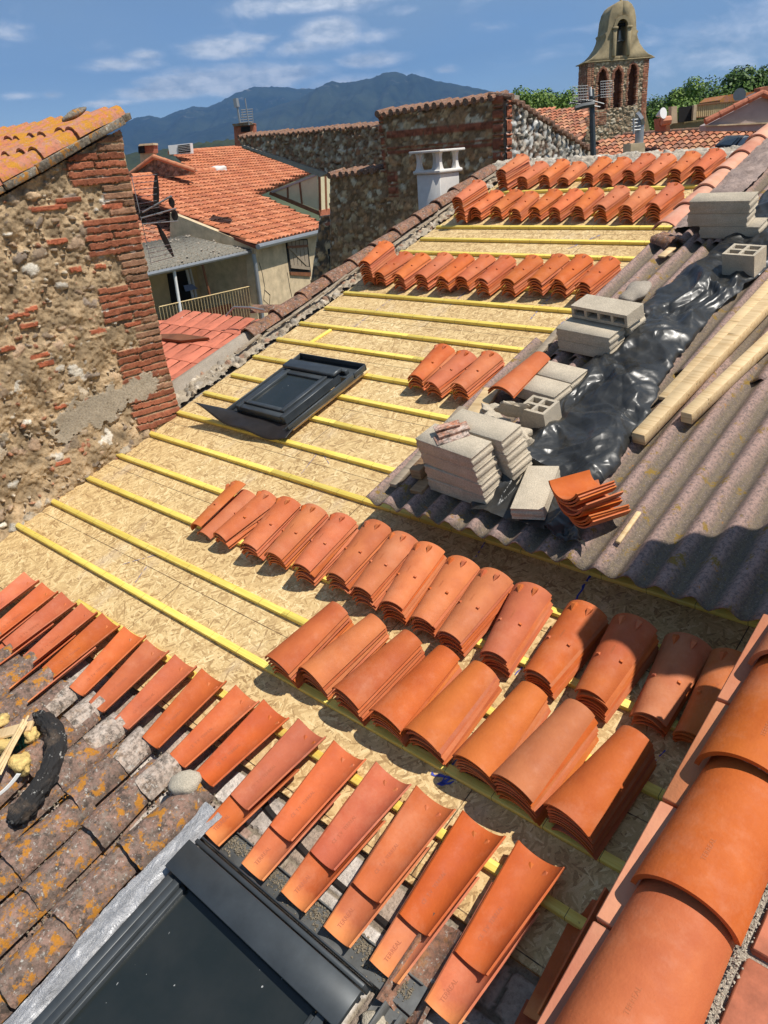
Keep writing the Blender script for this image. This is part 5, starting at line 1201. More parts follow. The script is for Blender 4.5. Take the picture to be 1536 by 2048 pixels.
# little stone gable, chimney and air conditioner beyond the ridge
gb = thing('small_gable', T(onp(308, 330, n1, c1)), 'small brown stone gable with tiled rakes at the left end of the orange ridge', 'gable'); bpy.context.view_layer.update()
nS = (.35, -.937, 0); cS = float(Vector(nS).dot(onp(300, 345, n1, c1+.1)))
wall_masonry('wall', [(255, 365), (375, 350), (383, 342), (308, 317), (268, 345)], nS, cS, .05, 200, [(.30, .20, .14), (.22, .15, .10)], 3, (.16, .10, .07), gb, .06, .14)
for a, b_ in [((262, 350), (308, 316)), ((308, 316), (388, 343))]: adopt(ridge_line(a, b_, nS, cS+.1, .09, 'bright_rim_tile', 'rake_tiles'), gb)
def boxpx(name, pts, dist, depth, mat, parent=None):   # quad facing the camera heading at a given distance, extruded away
    nf = (math.sin(math.radians(44)), -math.cos(math.radians(44)), 0); c = float(CAM@np.array(nf))-dist; o = wallpoly(pts, nf, c, depth, mat, name, parent); return o
def grp(name, px, dist, label, cat, group=None):
    nf = (math.sin(math.radians(44)), -math.cos(math.radians(44)), 0); c = float(CAM@np.array(nf))-dist
    t_ = thing(name, T(onp(*px, nf, c)), label, cat, group); bpy.context.view_layer.update(); return t_
def nfc(dist): 
    nf = (math.sin(math.radians(44)), -math.cos(math.radians(44)), 0); return nf, float(CAM@np.array(nf))-dist
c_ = grp('chimney', (292, 330), 34, 'small square chimney with terracotta hood left of the white air conditioner', 'chimney')
boxpx('stack', [(280, 306), (306, 306), (308, 335), (282, 338)], 34, .6, 'plaster_beige', c_); boxpx('hood', [(288, 290), (307, 288), (308, 306), (289, 307)], 33.9, .7, 'slab_red', c_); boxpx('opening', [(276, 293), (288, 291), (289, 306), (277, 307)], 33.8, .6, 'dark_void', c_); boxpx('cap', [(279, 288), (306, 286), (307, 290), (276, 292)], 33.7, .8, 'plaster_beige', c_)
c_ = grp('air_conditioner', (360, 305), 38, 'white air conditioning unit standing beyond the orange ridge', 'air conditioner')
boxpx('casing', [(336, 291), (381, 286), (383, 307), (339, 309)], 38, .5, 'white_paint', c_); boxpx('grille', [(355, 291), (379, 288), (381, 304), (357, 306)], 37.95, .03, 'dark_void', c_)
for k in range(4): boxpx('grille_bar', [(355, 293.5+k*3.3), (379.5, 290.5+k*3.3), (379.5, 291+k*3.3), (355, 294+k*3.3)], 37.9, .02, 'white_paint', c_)
c_ = grp('chimney', (488, 262), 27, 'orange lichen topped chimney carrying two aerial masts on the far stone wall', 'chimney')
boxpx('stack', [(467, 250), (508, 246), (509, 268), (492, 275), (484, 292), (470, 292)], 27, .6, 'slab_red', c_); boxpx('cap', [(464, 248), (500, 244), (508, 248), (500, 250), (466, 253)], 26.9, .8, 'lichen_grey', c_); boxpx('opening', [(482, 254), (500, 252), (500, 263), (482, 264)], 26.95, .06, 'dark_void', c_)
nf, cf = nfc(26.8); B = MB(); B.tube([onp(480, 246, nf, cf), onp(472, 197, nf, cf)], .035, 6); B.tube([onp(471, 197, nf, cf), onp(474, 214, nf, cf)], .09, 6); B.tube([onp(498, 250, nf, cf), onp(490, 197, nf, cf)], .02, 6)
for k in range(6): B.tube([onp(482, 220+k*5, nf, cf), onp(506, 218+k*5, nf, cf)], .012, 4)
for k in range(2): B.tube([onp(484+k*20, 218, nf, cf), onp(487+k*20, 246, nf, cf)], .012, 4)
adopt(B.build('aerial_masts', 'grey_metal', None), c_)

# ---------------------------------------------------------------- big rubble walls
wcols = [(.50, .32, .17), (.40, .245, .13), (.54, .38, .22), (.44, .25, .13), (.66, .53, .37), (.34, .20, .11), (.50, .28, .14), (.40, .21, .10)]
bw = thing('rubble_wall', T((-9, 12, 0)), 'tall dark river stone wall with brick bands behind the white chimney', 'wall'); bpy.context.view_layer.update()
bk = (.34, .105, .055)
wall_masonry('wall', [(756, 226), (992, 190), (1012, 191), (1012, 430), (860, 560), (660, 620), (660, 352), (700, 345), (770, 338)], (0, -1, 0), -12.0, .030, 1500, wcols, 31, (.26, .155, .082), bw, .04, .115,
    bricks=[((756, 228), (775, 345), bk, .05), ((986, 192), (1012, 345), bk, .05), ((775, 262), (988, 257), bk, .03), ((775, 296), (988, 291), bk, .03), ((775, 340), (800, 395), bk, .03)], relief=.038, gap=.60)
def coping(p0, p1, n, c, name, parent, pitch=.17, along=True, mat='verge_old_tile', r_=.062):
    a, b_ = onp(*p0, n, c), onp(*p1, n, c); L = (b_-a).length; d = (b_-a)/L; nn = Vector(n).normalized(); B = MB(); k = int(L/pitch); rr_ = random.Random(2)
    for i in range(k):
        q = a+d*(i+.5)*pitch+Vector((0, 0, rr_.uniform(-.01, .02))); B.tube([q+nn*.12-Vector((0, 0, .03)), q-nn*.35+Vector((0, 0, .05))], [r_*rr_.uniform(.8, 1.05), r_*.8], 8)
    o = B.build(name, mat, None); adopt(o, parent); return o
coping((756, 228), (1000, 191), (0, -1, 0), -12.0, 'coping_tiles', bw); coping((660, 350), (770, 337), (0, -1, 0), -12.0, 'coping_tiles', bw)
cols2 = [(.56, .53, .48), (.46, .42, .36), (.62, .60, .56), (.34, .30, .25), (.42, .36, .29)]
wall_masonry('gable_wall', [(1008, 192), (1190, 308), (1260, 350), (1260, 420), (1008, 420)], (1, 0, 0), float(onp(1010, 191, (0, -1, 0), -12.0).x), .030, 900, cols2, 37, (.13, .085, .06), bw, .035, .095, bricks=[((1006, 192), (1022, 345), bk, .05)], relief=.06, gap=.72)
coping((1008, 190), (1195, 310), (1, 0, 0), float(onp(1010, 191, (0, -1, 0), -12.0).x)+.02, 'rake_tiles', bw, r_=.05)
fw_ = thing('rubble_wall', T((-12, 13.4, 0)), 'long lower brown stone wall topped with broken tiles left of the tall wall', 'wall'); bpy.context.view_layer.update()
wall_masonry('wall', [(477, 274), (757, 250), (790, 250), (790, 350), (660, 352), (640, 352), (485, 297)], (0, -1, 0), -13.4, .035, 1200, [(.38, .25, .15), (.29, .18, .11), (.46, .34, .22), (.56, .46, .34), (.36, .18, .10)], 41, (.25, .145, .078), fw_, .035, .085, relief=.07, gap=.72)
coping((480, 273), (757, 250), (0, -1, 0), -13.4, 'coping_tiles', fw_, r_=.042)
wallpoly([(478, 291), (486, 290), (655, 347), (640, 354)], (0, -1, 0), -13.3, .12, 'mortar', 'flashing_band', fw_)
cy = thing('courtyard_house', T((-14, 13, 0)), 'dark lower stone building with a doorway between the beige house and the tall wall', 'house'); bpy.context.view_layer.update()
wall_masonry('wall', [(640, 432), (700, 424), (715, 700), (600, 720)], (0, -1, 0), -12.9, .04, 300, wcols, 47, (.14, .10, .07), cy, .05, .12)
wallpoly([(655, 498), (678, 492), (684, 545), (662, 552)], (0, -1, 0), -12.85, .05, 'dark_void', 'doorway', cy)
wallpoly([(648, 447), (682, 436), (690, 441), (652, 452)], (0, -1, 0), -12.8, .1, 'slab_red', 'ledge', cy)

# ---------------------------------------------------------------- white chimney
wc = thing('white_chimney', T((-6.70, 8.20, 1.2)), 'white rendered chimney with an open four legged cap standing behind the old verge', 'chimney')
m([(-.19, .19, 0, .40, 0, 1.60)]).build('stack', 'pale_render', wc, bevel=.01)
m([(-.225, .225, -.035, .435, 1.602, 1.645)]).build('ledge', 'pale_render', wc, bevel=.012)
for x in (-.16, .16):
    for y in (.035, .365):
        B = MB(); lv = [(1.645, .045), (1.665, .034), (1.72, .025), (1.80, .025), (1.842, .034)]; vs = []
        for z_, r_ in lv: vs += [(x+a*r_, y+b_*r_, z_) for a, b_ in ((-1, -1), (1, -1), (1, 1), (-1, 1))]
        B.add(vs, [(i*4+j, i*4+(j+1) % 4, i*4+4+(j+1) % 4, i*4+4+j) for i in range(4) for j in range(4)]); B.build('cap_leg', 'pale_render', wc)
m([(-.25, .25, -.06, .46, 1.843, 1.872)]).build('cap_slab', 'pale_render', wc, bevel=.006)

# ---------------------------------------------------------------- aerial close to the stone house
ae_ = grp('tv_aerial', (320, 430), 8.5, 'spiky television aerial with black paddles beside the brick corner', 'aerial'); nf, cf = nfc(8.5)
B = MB()
for a, b_, r_ in [((285, 425), (343, 392), .010), ((284, 436), (352, 417), .009), ((285, 448), (356, 442), .006)]: B.tube([onp(*a, nf, cf), onp(*b_, nf, cf+.02)], r_, 6)
for k in range(8): B.tube([onp(263+k*3.6, 354+k*13.5, nf, cf-.1), onp(313+(0 if k < 5 else k-4)*6, 349+k*13.0, nf, cf+.05)], .0028, 4)
for k in range(4): B.tube([onp(292+k*4, 498+k*9, nf, cf-.1), onp(340+k*3, 489+k*8, nf, cf+.05)], .0028, 4)
B.tube([onp(263, 352, nf, cf-.05), onp(303, 530, nf, cf-.05)], .004, 5)
adopt(B.build('rods', 'grey_metal', None), ae_)
def paddle(a, b_, w_):
    p, q = onp(*a, nf, cf), onp(*b_, nf, cf); d = q-p; s_ = d.cross(Vector(nf)).normalized(); k = 8; B = MB(); top = []; bot = []
    for i in range(k+1): f = i/k; w2 = w_*math.sin(math.pi*min(.97, max(.06, f)))**.6; top.append(p+d*f+s_*w2); bot.append(p+d*f-s_*w2)
    P = top+bot[::-1]; B.slab(P, Vector(nf), .012); o = B.build('paddle', 'black_rubber', None, smooth=0); fixn(o.data); adopt(o, ae_)
for a, b_, w_ in [((312, 346), (312, 432), .030), ((340, 393), (346, 416), .030), ((347, 418), (351, 443), .034), ((284, 423), (285, 435), .026), ((286, 437), (290, 450), .026), ((314, 448), (347, 514), .028)]: paddle(a, b_, w_)

# ---------------------------------------------------------------- roofs and things to the right behind our ridge
br_ = thing('background_roof', T((-9, 18, 2)), 'wide weathered orange tile roof behind the ridge on the right', 'roof'); bpy.context.view_layer.update()
nb = (0, -math.sin(R(17)), math.cos(R(17))); cb = float(Vector(nb).dot(onp(1400, 263, (0, -1, 0), -29)))
adopt(tile_roof('tile_covering', nb, cb, (1, 0, 0), [(1150, 360), (1183, 312), (1196, 284), (1250, 272), (1395, 263), (1420, 251), (1560, 254), (1700, 420), (1300, 420)], .235, .36, told, 'tile_far', None, 9), br_)
adopt(ridge_line((1248, 272), (1398, 262), nb, cb, .10, 'verge_old_tile', 'ridge_tiles', up_=.03), br_)
wallpoly([(1430, 291), (1452, 271), (1487, 270), (1467, 293)], nb, cb+.14, .12, 'dark_metal', 'roof_window_frame', br_); wallpoly([(1438, 289), (1456, 274), (1478, 273), (1462, 290)], nb, cb+.155, .01, 'dark_glass', 'roof_window_pane', br_)
wallpoly([(1470, 294), (1489, 271), (1498, 272), (1482, 297)], nb, cb+.10, .04, 'grey_metal', 'roof_window_flashing', br_)
b2_ = thing('background_roof', T((-14, 30, 2)), 'small far orange roof left of the church tower foot', 'roof'); bpy.context.view_layer.update()
cb2 = float(Vector(nb).dot(onp(1120, 219, (0, -1, 0), -34)))
adopt(tile_roof('tile_covering', nb, cb2, (1, 0, 0), [(1062, 223), (1168, 214), (1172, 262), (1150, 290), (1060, 290)], .25, .40, told, 'tile_far', None, 10), b2_)
c_ = grp('chimney', (1276, 305), 17, 'stubby old brick chimney with a tall grey flue pipe before the church', 'chimney'); nf, cf = nfc(17)
boxpx('stack', [(1262, 288), (1290, 285), (1290, 325), (1260, 328)], 17, .5, 'plaster_beige', c_); B = MB(); B.tube([onp(1278, 290, nf, cf-.2), onp(1280, 240, nf, cf-.2)], .085, 12); B.tube([onp(1277, 240, nf, cf-.2), onp(1283, 236, nf, cf-.2)], .14, 8); adopt(B.build('flue_pipe', 'grey_metal', None), c_)
B = MB(); B.tube([onp(1267, 268, nf, cf-.1), onp(1267, 236, nf, cf-.1)], .02, 5)
for k in range(4): B.tube([onp(1263, 240+k*7, nf, cf-.1), onp(1281, 238+k*7, nf, cf-.1)], .012, 4)
B.tube([onp(1279, 238, nf, cf-.2), onp(1278, 222, nf, cf-.2)], .012, 4); adopt(B.build('bracket_aerial', 'grey_metal', None), c_)
c_ = grp('aerial_pole', (1185, 300), 15, 'dark wooden pole carrying cables and two grid aerials before the church', 'pole'); nf, cf = nfc(15)
adopt(MB().tube([onp(1187, 345, nf, cf), onp(1183, 178, nf, cf)], [.055, .045], 8).build('pole', 'dark_metal', None), c_); adopt(MB().tube([onp(1182, 192, nf, cf+.05), onp(1181, 174, nf, cf+.05)], .02, 6).build('pole_tip', 'white_paint', None), c_)
def gridp(x0, x1, y0, y1, nx_, ny_):
    B = MB()
    for i in range(nx_+1): x = x0+(x1-x0)*i/nx_; B.tube([onp(x, y0, nf, cf+.08), onp(x+2, y1, nf, cf+.08)], .0035, 4, cap=False)
    for j in range(ny_+1): y = y0+(y1-y0)*j/ny_; B.tube([onp(x0, y+1, nf, cf+.08), onp(x1, y-1, nf, cf+.08)], .0035, 4, cap=False)
    adopt(B.build('grid_reflector', 'grey_metal', None), c_)
gridp(1145, 1176, 172, 200, 6, 5); gridp(1201, 1224, 162, 194, 5, 6)
B = MB()
for a, b_ in [((1138, 208), (1186, 200)), ((1140, 205), (1200, 214)), ((1186, 196), (1206, 188)), ((1186, 202), (1208, 208)), ((1160, 214), (1180, 204)), ((1150, 198), (1190, 203))]: B.tube([onp(*a, nf, cf+.06), onp(*b_, nf, cf+.06)], .013, 5)
B.tube([onp(1150, 217, nf, cf+.06), onp(1165, 212, nf, cf+.06), onp(1188, 208, nf, cf+.06)], .05, 6); adopt(B.build('brackets', 'dark_metal', None), c_)
c_ = grp('siren_chimney', (1330, 250), 28, 'brick chimney with a white horn loudspeaker right of the church', 'chimney'); nf, cf = nfc(28)
boxpx('stack', [(1318, 237), (1332, 237), (1332, 262), (1320, 262)], 28, .5, 'slab_red', c_); boxpx('side', [(1332, 243), (1340, 243), (1340, 262), (1332, 262)], 28.1, .4, 'brown_wood', c_)
adopt(MB().tube([onp(1313, 232, nf, cf), onp(1318, 229, nf, cf+.1), onp(1327, 226, nf, cf+.25)], [.03, .08, .17], 12).build('horn', 'white_paint', None), c_)
adopt(MB().tube([onp(1323, 242, nf, cf+.1), onp(1341, 240, nf, cf+.1)], [.14, .13], 8).build('cap_tile', 'bright_rim_tile', None), c_)
c_ = grp('terrace_wall', (1380, 245), 30, 'low tan stone terrace wall behind the weathered roof', 'wall'); boxpx('wall', [(1338, 254), (1350, 243), (1440, 236), (1440, 268), (1338, 268)], 30, .3, 'masonry_tan' if 'masonry_tan' in MATS else material('masonry_tan', m_concrete((.36, .28, .15), .6)).name, c_)
c_ = grp('slat_fence', (1410, 230), 30, 'brown slatted terrace fence with a dark mesh panel at its left end', 'fence'); nf, cf = nfc(29.8)
boxpx('post', [(1343, 213), (1354, 212), (1355, 246), (1343, 247)], 29.7, .3, 'plaster_beige', c_); boxpx('mesh_panel', [(1357, 215), (1386, 211), (1386, 242), (1357, 245)], 29.85, .03, 'dark_void', c_); boxpx('post', [(1388, 210), (1394, 209), (1392, 240), (1386, 240)], 29.7, .15, 'plaster_beige', c_)
for k in range(22): x = 1394+k*4.1; y = 209-(x-1394)*.10; boxpx('slat', [(x, y), (x+2.9, y-.3), (x+1.9, y+27), (x-.8, y+27.3)], 29.8, .05, 'plaster_ochre', c_)
for y in (0, 25): boxpx('rail', [(1392, 209.5+y), (1486, 200.2+y), (1486, 202+y), (1392, 211.5+y)], 29.75, .05, 'brown_wood', c_)
c_ = grp('grey_gable', (1480, 240), 26, 'grey rendered gable with a terracotta rake at the right edge', 'house'); nf, cf = nfc(26)
boxpx('wall', [(1412, 251), (1524, 194), (1534, 197), (1560, 215), (1560, 262), (1412, 262)], 26, .5, 'grey_render', c_); boxpx('base_trim', [(1412, 250), (1560, 243), (1560, 246), (1412, 253)], 25.9, .1, 'plaster_beige', c_)
adopt(ridge_line((1410, 247), (1524, 190), nf, cf+.1, .10, 'slab_red', 'rake_tiles'), c_); adopt(ridge_line((1524, 190), (1560, 205), nf, cf+.1, .10, 'slab_red', 'rake_tiles'), c_)
c_ = grp('far_roof', (1470, 195), 33, 'small lichen gold roof with a grey satellite dish behind the fence', 'roof'); nf, cf = nfc(33)
boxpx('roof', [(1440, 200), (1452, 190), (1510, 183), (1560, 176), (1560, 204), (1440, 206)], 33, 2.0, 'lichen_roof_tile', c_)
adopt(MB().tube([onp(1479, 190, nf, cf+.3), onp(1484, 189, nf, cf+.12)], [.24, .06], 16).build('dish', 'grey_metal', None), c_)
boxpx('metal_sheet', [(1485, 197), (1512, 184), (1519, 186), (1500, 196)], 32.6, .05, 'grey_metal', c_)
boxpx('chimney', [(1520, 176), (1536, 172), (1540, 200), (1524, 200)], 32.4, .5, 'slab_red', c_)

# ---------------------------------------------------------------- church tower
DT = 55.0; azT = R(-27.02); cT_ = Vector((math.sin(azT)*DT, math.cos(azT)*DT, 0)); phi = azT*-1+R(-19)
# local frame: x to the right along the front, y away from us
rotT = Matrix.Rotation(R(27.25)+R(17), 4, 'Z'); MT = T(cT_) @ rotT
ct = thing('church_tower', MT, 'tan belfry with a curved gable, hanging bell and three pointed niches', 'church'); bpy.context.view_layer.update()
Wt, Dt = 1.86, 1.9
ux, uy = MT.to_3x3() @ Vector((1, 0, 0)), MT.to_3x3() @ Vector((0, 1, 0))
O = MT @ Vector((-Wt, 0, -3)); scol = [(.52, .41, .27), (.40, .30, .19), (.62, .52, .38), (.44, .27, .16), (.34, .25, .16)]
Wd, Hh = 2*Wt, 10.05; st_ = scatter_stones(Wd, Hh, 1700, .045, .12, scol, 51, gap=.62)
rb = random.Random(7); brk = []
def bz(x0, x1, z0, z1):
    y = z0
    while y < z1:
        x = x0
        while x < x1-.02: w2 = min(x1-x, .26); brk.append((x, x+w2-.02, y+3, y+3.075, np.array((.42, .17, .10))*rb.uniform(.7, 1.25), .03)); x += w2
        y += .105
nic = [(.95, .24, 4.45, 6.62), (1.87, .22, 4.50, 6.62), (2.78, .22, 4.55, 6.75)]
bz(.0, .42, 4.2, 7.05); bz(3.38, 3.72, 3.3, 7.05); bz(.0, 1.3, 3.6, 4.3)
for (x, w2, z0, z1) in nic: bz(x-w2-.17, x-w2, z0, z1-.3); bz(x+w2, x+w2+.17, z0, z1-.3)
ptc = []
for (x, w2, z0, z1) in nic:
    pp = [(x-w2, z0+3), (x+w2, z0+3), (x+w2, z1-.55+3), (x+w2*.75, z1-.25+3), (x, z1+3), (x-w2*.75, z1-.25+3), (x-w2, z1-.55+3)]
    ring = [(x-w2-.14, z1-.5+3), (x-w2, z1-.5+3)]+[(x+w2+.14, z1-.5+3), (x+w2*.8+.14, z1-.15+3), (x, z1+.2+3), (x-w2*.8-.14, z1-.15+3)][0:]
    ptc.append(([(x-w2-.14, z1-.6+3), (x+w2+.14, z1-.6+3), (x+w2*.8+.12, z1-.15+3), (x, z1+.18+3), (x-w2*.8-.12, z1-.15+3)], (.30, .13, .08), .035)); ptc.append((pp, (.15, .065, .04), -.45))
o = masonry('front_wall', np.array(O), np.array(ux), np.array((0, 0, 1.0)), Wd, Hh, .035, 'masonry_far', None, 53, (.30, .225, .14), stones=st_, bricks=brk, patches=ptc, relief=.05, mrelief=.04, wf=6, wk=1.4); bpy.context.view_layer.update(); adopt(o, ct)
st_ = scatter_stones(Dt, Hh, 500, .05, .12, scol, 55, gap=.65); brk = []; bz(0, Dt, 4.3, 7.0)
o = masonry('side_wall', np.array(MT @ Vector((-Wt, Dt, -3))), np.array(-uy), np.array((0, 0, 1.0)), Dt, Hh, .05, 'masonry_far', None, 57, (.18, .12, .08), stones=st_, bricks=brk, relief=.06, mrelief=.04); bpy.context.view_layer.update(); adopt(o, ct)
m([(-Wt+.02, Wt-.02, .5, Dt, -3, 7.04), (-Wt+.02, Wt-.02, .02, .5, 6.9, 7.04)]).build('wall_core', 'mortar', ct)
MB().add([(Wt-.02, .02, 4.1), (Wt+.75, .02, 1.9), (Wt+.75, .02, -3), (Wt-.02, .02, -3), (Wt-.02, Dt, 4.1), (Wt+.75, Dt, 1.9), (Wt+.75, Dt, -3), (Wt-.02, Dt, -3)], [(0, 3, 2, 1), (4, 5, 6, 7), (0, 1, 5, 4), (1, 2, 6, 5), (3, 0, 4, 7)]).build('buttress', 'masonry_tan', ct)
out = [(0, 10.02), (.28, 9.97), (.52, 9.80), (.70, 9.52), (.80, 9.15), (.84, 8.75), (.87, 8.50), (1.0, 8.42), (.93, 8.28), (.97, 8.1), (1.12, 7.78), (1.38, 7.46), (1.66, 7.22), (2.0, 7.07), (2.0, 7.03)]
hole = [(0, 9.28), (.17, 9.22), (.27, 9.08), (.31, 8.85), (.31, 7.22), (.0, 7.22)]
for s_ in (-1, 1):
    pts = [(s_*x+.10, z_) for x, z_ in out]+[(.10, 7.03)]+[(s_*x+.10, z_) for x, z_ in hole[::-1]]
    if s_ > 0: pts = pts[::-1]
    o = MB().prism(pts, Dt+.1).build('gable_half', 'belfry_render', ct, T((0, -.05, 0)), smooth=30); fixn(o.data); bevel_mesh(o.data, .02)
    m([(.10+s_*.42-.11, .10+s_*.42+.11, -.16, -.03, 7.2, 8.62), (.10+s_*.42-.16, .10+s_*.42+.16, -.21, -.03, 8.60, 8.72)]).build('pilaster', 'belfry_render', ct, bevel=.02)
B = MB()
for k in range(9):
    a0, a1 = math.pi*k/9, math.pi*(k+1)/9; pr = [(r_*math.cos(a), r_*math.sin(a)*1.1) for a in (a0, a1) for r_ in (.33, .50)]
    B.prism([(.10+pr[0][0], 8.72+pr[0][1]), (.10+pr[1][0], 8.72+pr[1][1]), (.10+pr[3][0], 8.72+pr[3][1]), (.10+pr[2][0], 8.72+pr[2][1])], .14, T((0, -.17, 0)))
o = B.build('arch_moulding', 'belfry_render', ct); fixn(o.data)
MB().tube([(.10, .4, 10.0), (.10, .4, 10.5)], [.09, .06], 8).build('finial', 'belfry_render', ct)
m([(-2.05, 2.15, -.10, Dt+.1, 6.98, 7.035)]).build('cornice', 'belfry_render', ct, bevel=.01)
bl = tag(MB().tube([(0, 0, .62), (0, 0, .60), (0, 0, .50), (0, 0, .25), (0, 0, .10), (0, 0, 0)], [.03, .10, .15, .18, .25, .33], 18).build('bell', 'bell_bronze', None, MT @ T((.08, .35, 7.98))), 'grey bronze bell hanging in the belfry opening', 'bell')
m([(-.06, .06, -.06, .06, .62, .78), (-.35, .45, -.08, .08, .78, .95)]).build('headstock', 'dark_void', bl)

# ---------------------------------------------------------------- trees
def tree(px, py, dist, rad, mat, label, seed, leaf=.26, n=5200, hgt=None, group='trees beyond the village roofs'):
    d = pxray(px, py); hd = math.hypot(d[0], d[1]); top = CAM+d/hd*dist; zt = top[2]; rr_ = random.Random(seed); h_ = hgt or rad*1.3
    root = thing('tree', T((top[0], top[1], -7)), label, 'tree', group)
    Hc = zt+7-h_*.85
    MB().tube([(0, 0, 0), (rr_.uniform(-.2, .2), 0, Hc*.5), (rr_.uniform(-.4, .4), .1, Hc*1.05)], [.42, .30, .15], 8).build('trunk', 'bark', root)
    B = MB(); blobs = []
    for _ in range(26):
        th, ph = rr_.uniform(0, 6.28), math.acos(rr_.uniform(-.7, 1)); k = rr_.uniform(.35, .86)
        blobs.append((math.cos(th)*math.sin(ph)*rad*k, math.sin(th)*math.sin(ph)*rad*k, math.cos(ph)*h_*k*.80, rad*rr_.uniform(.18, .36)))
    n = int(n*1.5); leaf *= .62; n = int(n*1.7)
    for k in range(n):
        bx, by, bz_, br2 = blobs[rr_.randrange(len(blobs))]
        v = Vector((rr_.gauss(0, 1), rr_.gauss(0, 1), rr_.gauss(0, 1))).normalized()*br2*rr_.uniform(.55, 1.12)
        q = Vector((bx, by, bz_))+v; nn = (v.normalized()+Vector((rr_.uniform(-.8, .8), rr_.uniform(-.8, .8), rr_.uniform(-.4, .9)))).normalized()
        a = nn.orthogonal().normalized(); a = (Matrix.Rotation(rr_.uniform(0, 6), 3, nn) @ a)*leaf*rr_.uniform(.5, 1.1); b_ = nn.cross(a).normalized()*leaf*rr_.uniform(.3, .6)
        B.add([q-a, q+b_, q+a, q-b_], [(0, 1, 2, 3)])
    B.build('crown', mat, root, T((0, 0, Hc)), smooth=0)
tl = [(1010, 168, 74, 3.6, 'leaf_mid', 'light green round tree furthest left above the gable wall'), (1052, 160, 80, 3.6, 'leaf_mid', 'light green tree in the middle of the left clump'), (1098, 172, 78, 3.2, 'leaf_mid', 'light green tree just right of the left clump centre'), (1135, 162, 72, 3.4, 'leaf_mid', 'light green tree touching the left side of the church'), (978, 182, 70, 2.2, 'leaf_mid', 'small light green tree rising over the wall corner'), (1160, 190, 84, 3.4, 'leaf_dark', 'darker tree hidden behind the left edge of the church'),
      (1325, 172, 80, 3.4, 'leaf_mid', 'green tree touching the right side of the church'), (1362, 165, 84, 3.6, 'leaf_dark', 'dark green tree right of the church above the siren'), (1398, 148, 80, 4.0, 'leaf_mid', 'tall rounded green tree above the slatted fence'), (1440, 152, 86, 4.0, 'leaf_dark', 'dark tree in the middle above the fence'), (1470, 122, 62, 4.0, 'leaf_dark', 'tallest dark tree near the right edge'), (1520, 108, 60, 4.4, 'leaf_dark', 'big dark tree cut by the right edge'), (1570, 105, 62, 4.4, 'leaf_dark', 'dark tree just outside the right edge'), (1350, 205, 70, 3.0, 'leaf_mid', 'low green tree behind the siren chimney'), (1420, 185, 66, 3.4, 'leaf_mid', 'low bushy tree behind the slatted fence'), (1480, 170, 64, 3.6, 'leaf_mid', 'bushy green tree behind the satellite dish'), (1310, 200, 90, 3.4, 'leaf_dark', 'dark low tree directly behind the church flank')]
for k, (x, y, d_, r_, mt, lb) in enumerate(tl): tree(x, y, d_, r_, mt, lb, 100+k)
for k, (x, y) in enumerate([(682, 246), (694, 242), (703, 240), (714, 243)]): tree(x, y, 95, 1.0, 'leaf_dark', ['leftmost', 'second', 'tallest', 'rightmost'][k]+' dark cypress tip showing over the long lower wall', 130+k, leaf=.2, n=900, hgt=3, group='cypress tips over the lower wall')

# ---------------------------------------------------------------- ground, hills, mountains, haze
def m_forest(t, p):
    o = t.pos(); n = t.noise(o, .02, 8, .7); n2 = t.noise(o, .0022, 6, .6)
    c = t.mix(t.mr(n, .35, .65), (.010, .020, .007), (.032, .045, .016)); setp(t, p, c, .95)
material('hill_forest', m_forest)
def m_mount(t, p):
    o = t.pos(); n = t.noise(o, .012, 9, .72); n2 = t.noise(o, .0017, 7, .62); n3 = t.noise(o, .004, 8, .7)
    c = t.mix(t.mr(n, .38, .62), (.006, .013, .012), (.020, .032, .022)); c = t.mix(t.mr(n2, .45, .6, 0, .5), c, (.045, .058, .036))
    sz = t.new('ShaderNodeSeparateXYZ'); t.put(sz.inputs[0], o)
    rk = t.math('MULTIPLY', t.mr(n3, .60, .70), t.mr(sz.outputs[2], 350, 800)); c = t.mix(rk, c, (.34, .33, .30))
    setp(t, p, c, 1.0)
material('mountain_slope', m_mount)
def m_ground(t, p):
    o = t.pos(); n = t.noise(o, .01, 6, .6); v = t.vor(o, .004, out='Color'); sp = t.new('ShaderNodeSeparateColor'); t.put(sp.inputs[0], v)
    c = t.mix(sp.outputs[0], (.05, .075, .025), (.16, .14, .075)); c = t.mix(t.mr(n, .45, .6), c, (.03, .05, .018)); setp(t, p, c, .95)
material('plain_ground', m_ground)
G = 14000
tag(MB().add([(-G, -G, -7), (G, -G, -7), (G, G, -7), (-G, G, -7)], [(0, 1, 2, 3)]).build('ground', 'plain_ground', smooth=0), kind='structure')
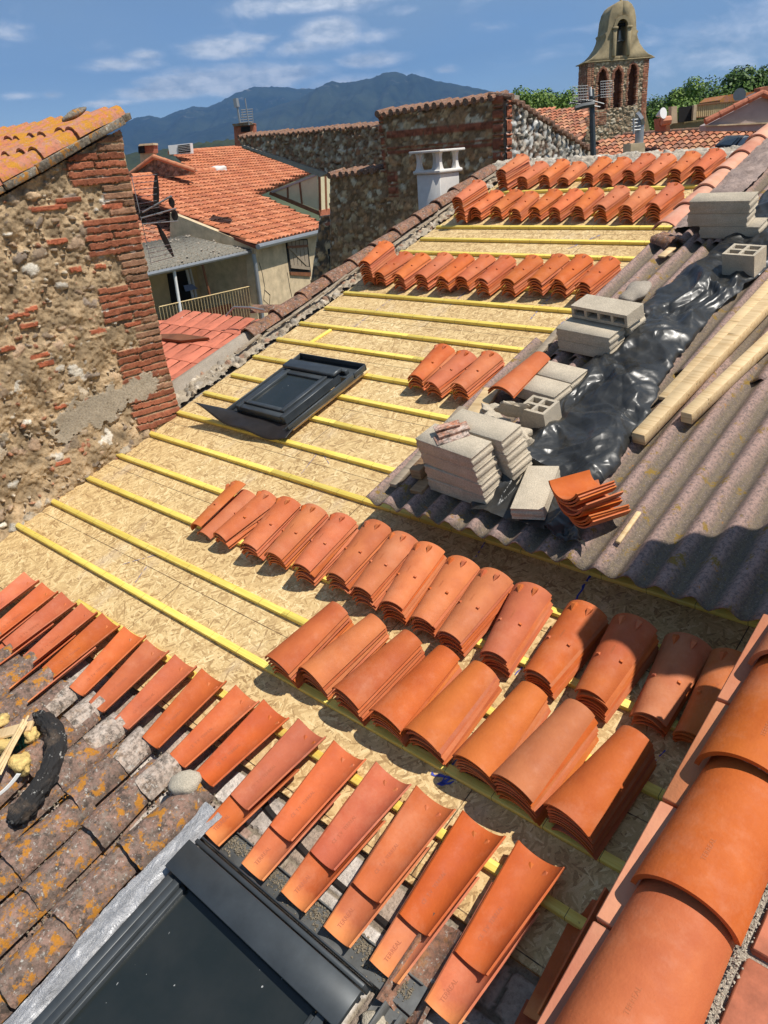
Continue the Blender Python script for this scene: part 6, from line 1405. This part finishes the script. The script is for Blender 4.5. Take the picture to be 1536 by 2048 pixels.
def rng_mesh(name, crest, dist, base_drop, depth, mat, seed, spur=.25, nx_=420, ny_=60, rough=.04):
    xs = [c[0] for c in crest]; az_, el_ = [], []
    for x, y in crest: d = pxray(x, y); az_.append(math.atan2(d[0], d[1])); el_.append(math.atan2(d[2], math.hypot(d[0], d[1])))
    A = np.linspace(az_[0], az_[-1], nx_); Hc = np.interp(A, az_, [math.tan(e)*dist+3.1 for e in el_])
    F = np.linspace(-.35, 1, ny_)[:, None]*np.ones((1, nx_)); AA = np.ones((ny_, 1))*A[None, :]
    Dd = dist-depth*F; nz = fbm(AA*38+F*2.5, F*2.0+AA*9, seed, 5, .55)-.5
    prof = np.where(F > 0, (1-F)**1.25, 1-(F/-.35)**1.5*.8)
    Z = -7+(Hc[None, :]+7)*np.clip(prof, 0, 1)
    Z = Z*(1+spur*2.2*nz*np.clip(np.sin(np.clip(F, 0, 1)*math.pi), 0, 1)*1.3)+Z*rough*(fbm(AA*260, F*30, seed+3, 3)-.5)
    Z = np.maximum(Z, -8); Z[-1] = -9
    P = np.stack([np.sin(AA)*Dd, np.cos(AA)*Dd, Z], -1)
    return tag(link(bpy.data.objects.new(name, grid_mesh(name, P, mat, smooth=75))), kind='structure')
rng_mesh('mountain', [(-500, 250), (-200, 262), (0, 260), (150, 262), (240, 249), (275, 233), (300, 231), (322, 236), (352, 223), (385, 213), (415, 213), (432, 207), (470, 187), (498, 176), (520, 172), (560, 174), (612, 177), (640, 176), (700, 168), (760, 160), (850, 165), (950, 185), (1100, 205), (1400, 200), (1800, 190)], 10500, 0, 4200, 'mountain_slope', 5, spur=.30)
rng_mesh('mountain', [(250, 302), (330, 290), (400, 262), (440, 248), (480, 236), (520, 222), (560, 208), (600, 196), (640, 172), (663, 163), (690, 165), (720, 160), (745, 155), (765, 146), (785, 141), (800, 145), (812, 150), (825, 145), (838, 149), (860, 158), (880, 162), (920, 170), (975, 180), (1050, 196), (1200, 225), (1500, 235), (1800, 230)], 8200, 0, 3400, 'mountain_slope', 11, spur=.36)
rng_mesh('hill', [(-400, 330), (0, 325), (200, 312), (255, 308), (300, 303), (340, 296), (380, 290), (420, 283), (470, 278), (520, 276), (700, 262), (1000, 245), (1500, 222), (1800, 215)], 900, 0, 500, 'hill_forest', 17, spur=.15, rough=.25)
hz = MB().box(-13000, 13000, -13000, 13000, -13.0, 1500).build('haze', 'dark_void', None, smooth=0)
hm = bpy.data.materials.new('haze'); hm.use_nodes = True; hm.node_tree.nodes.clear()
ho = hm.node_tree.nodes.new('ShaderNodeOutputMaterial'); hp = hm.node_tree.nodes.new('ShaderNodeVolumePrincipled'); hp.inputs['Color'].default_value = (.16, .42, .90, 1); hp.inputs['Density'].default_value = 6.5e-5; hp.inputs['Anisotropy'].default_value = .2
hm.node_tree.links.new(hp.outputs[0], ho.inputs['Volume']); hz.data.materials.clear(); hz.data.materials.append(hm)
tag(hz, kind='stuff', label='pale blue summer haze between the village and the mountains', cat='haze')
# walls of the house we stand on, down to the ground
tag(m([(-6.5, .9, -.5, 9.2, -7.0, -1.9)]).build('house_body', 'plaster_beige', None), 'rendered walls of the house under the boarded roof', 'house')
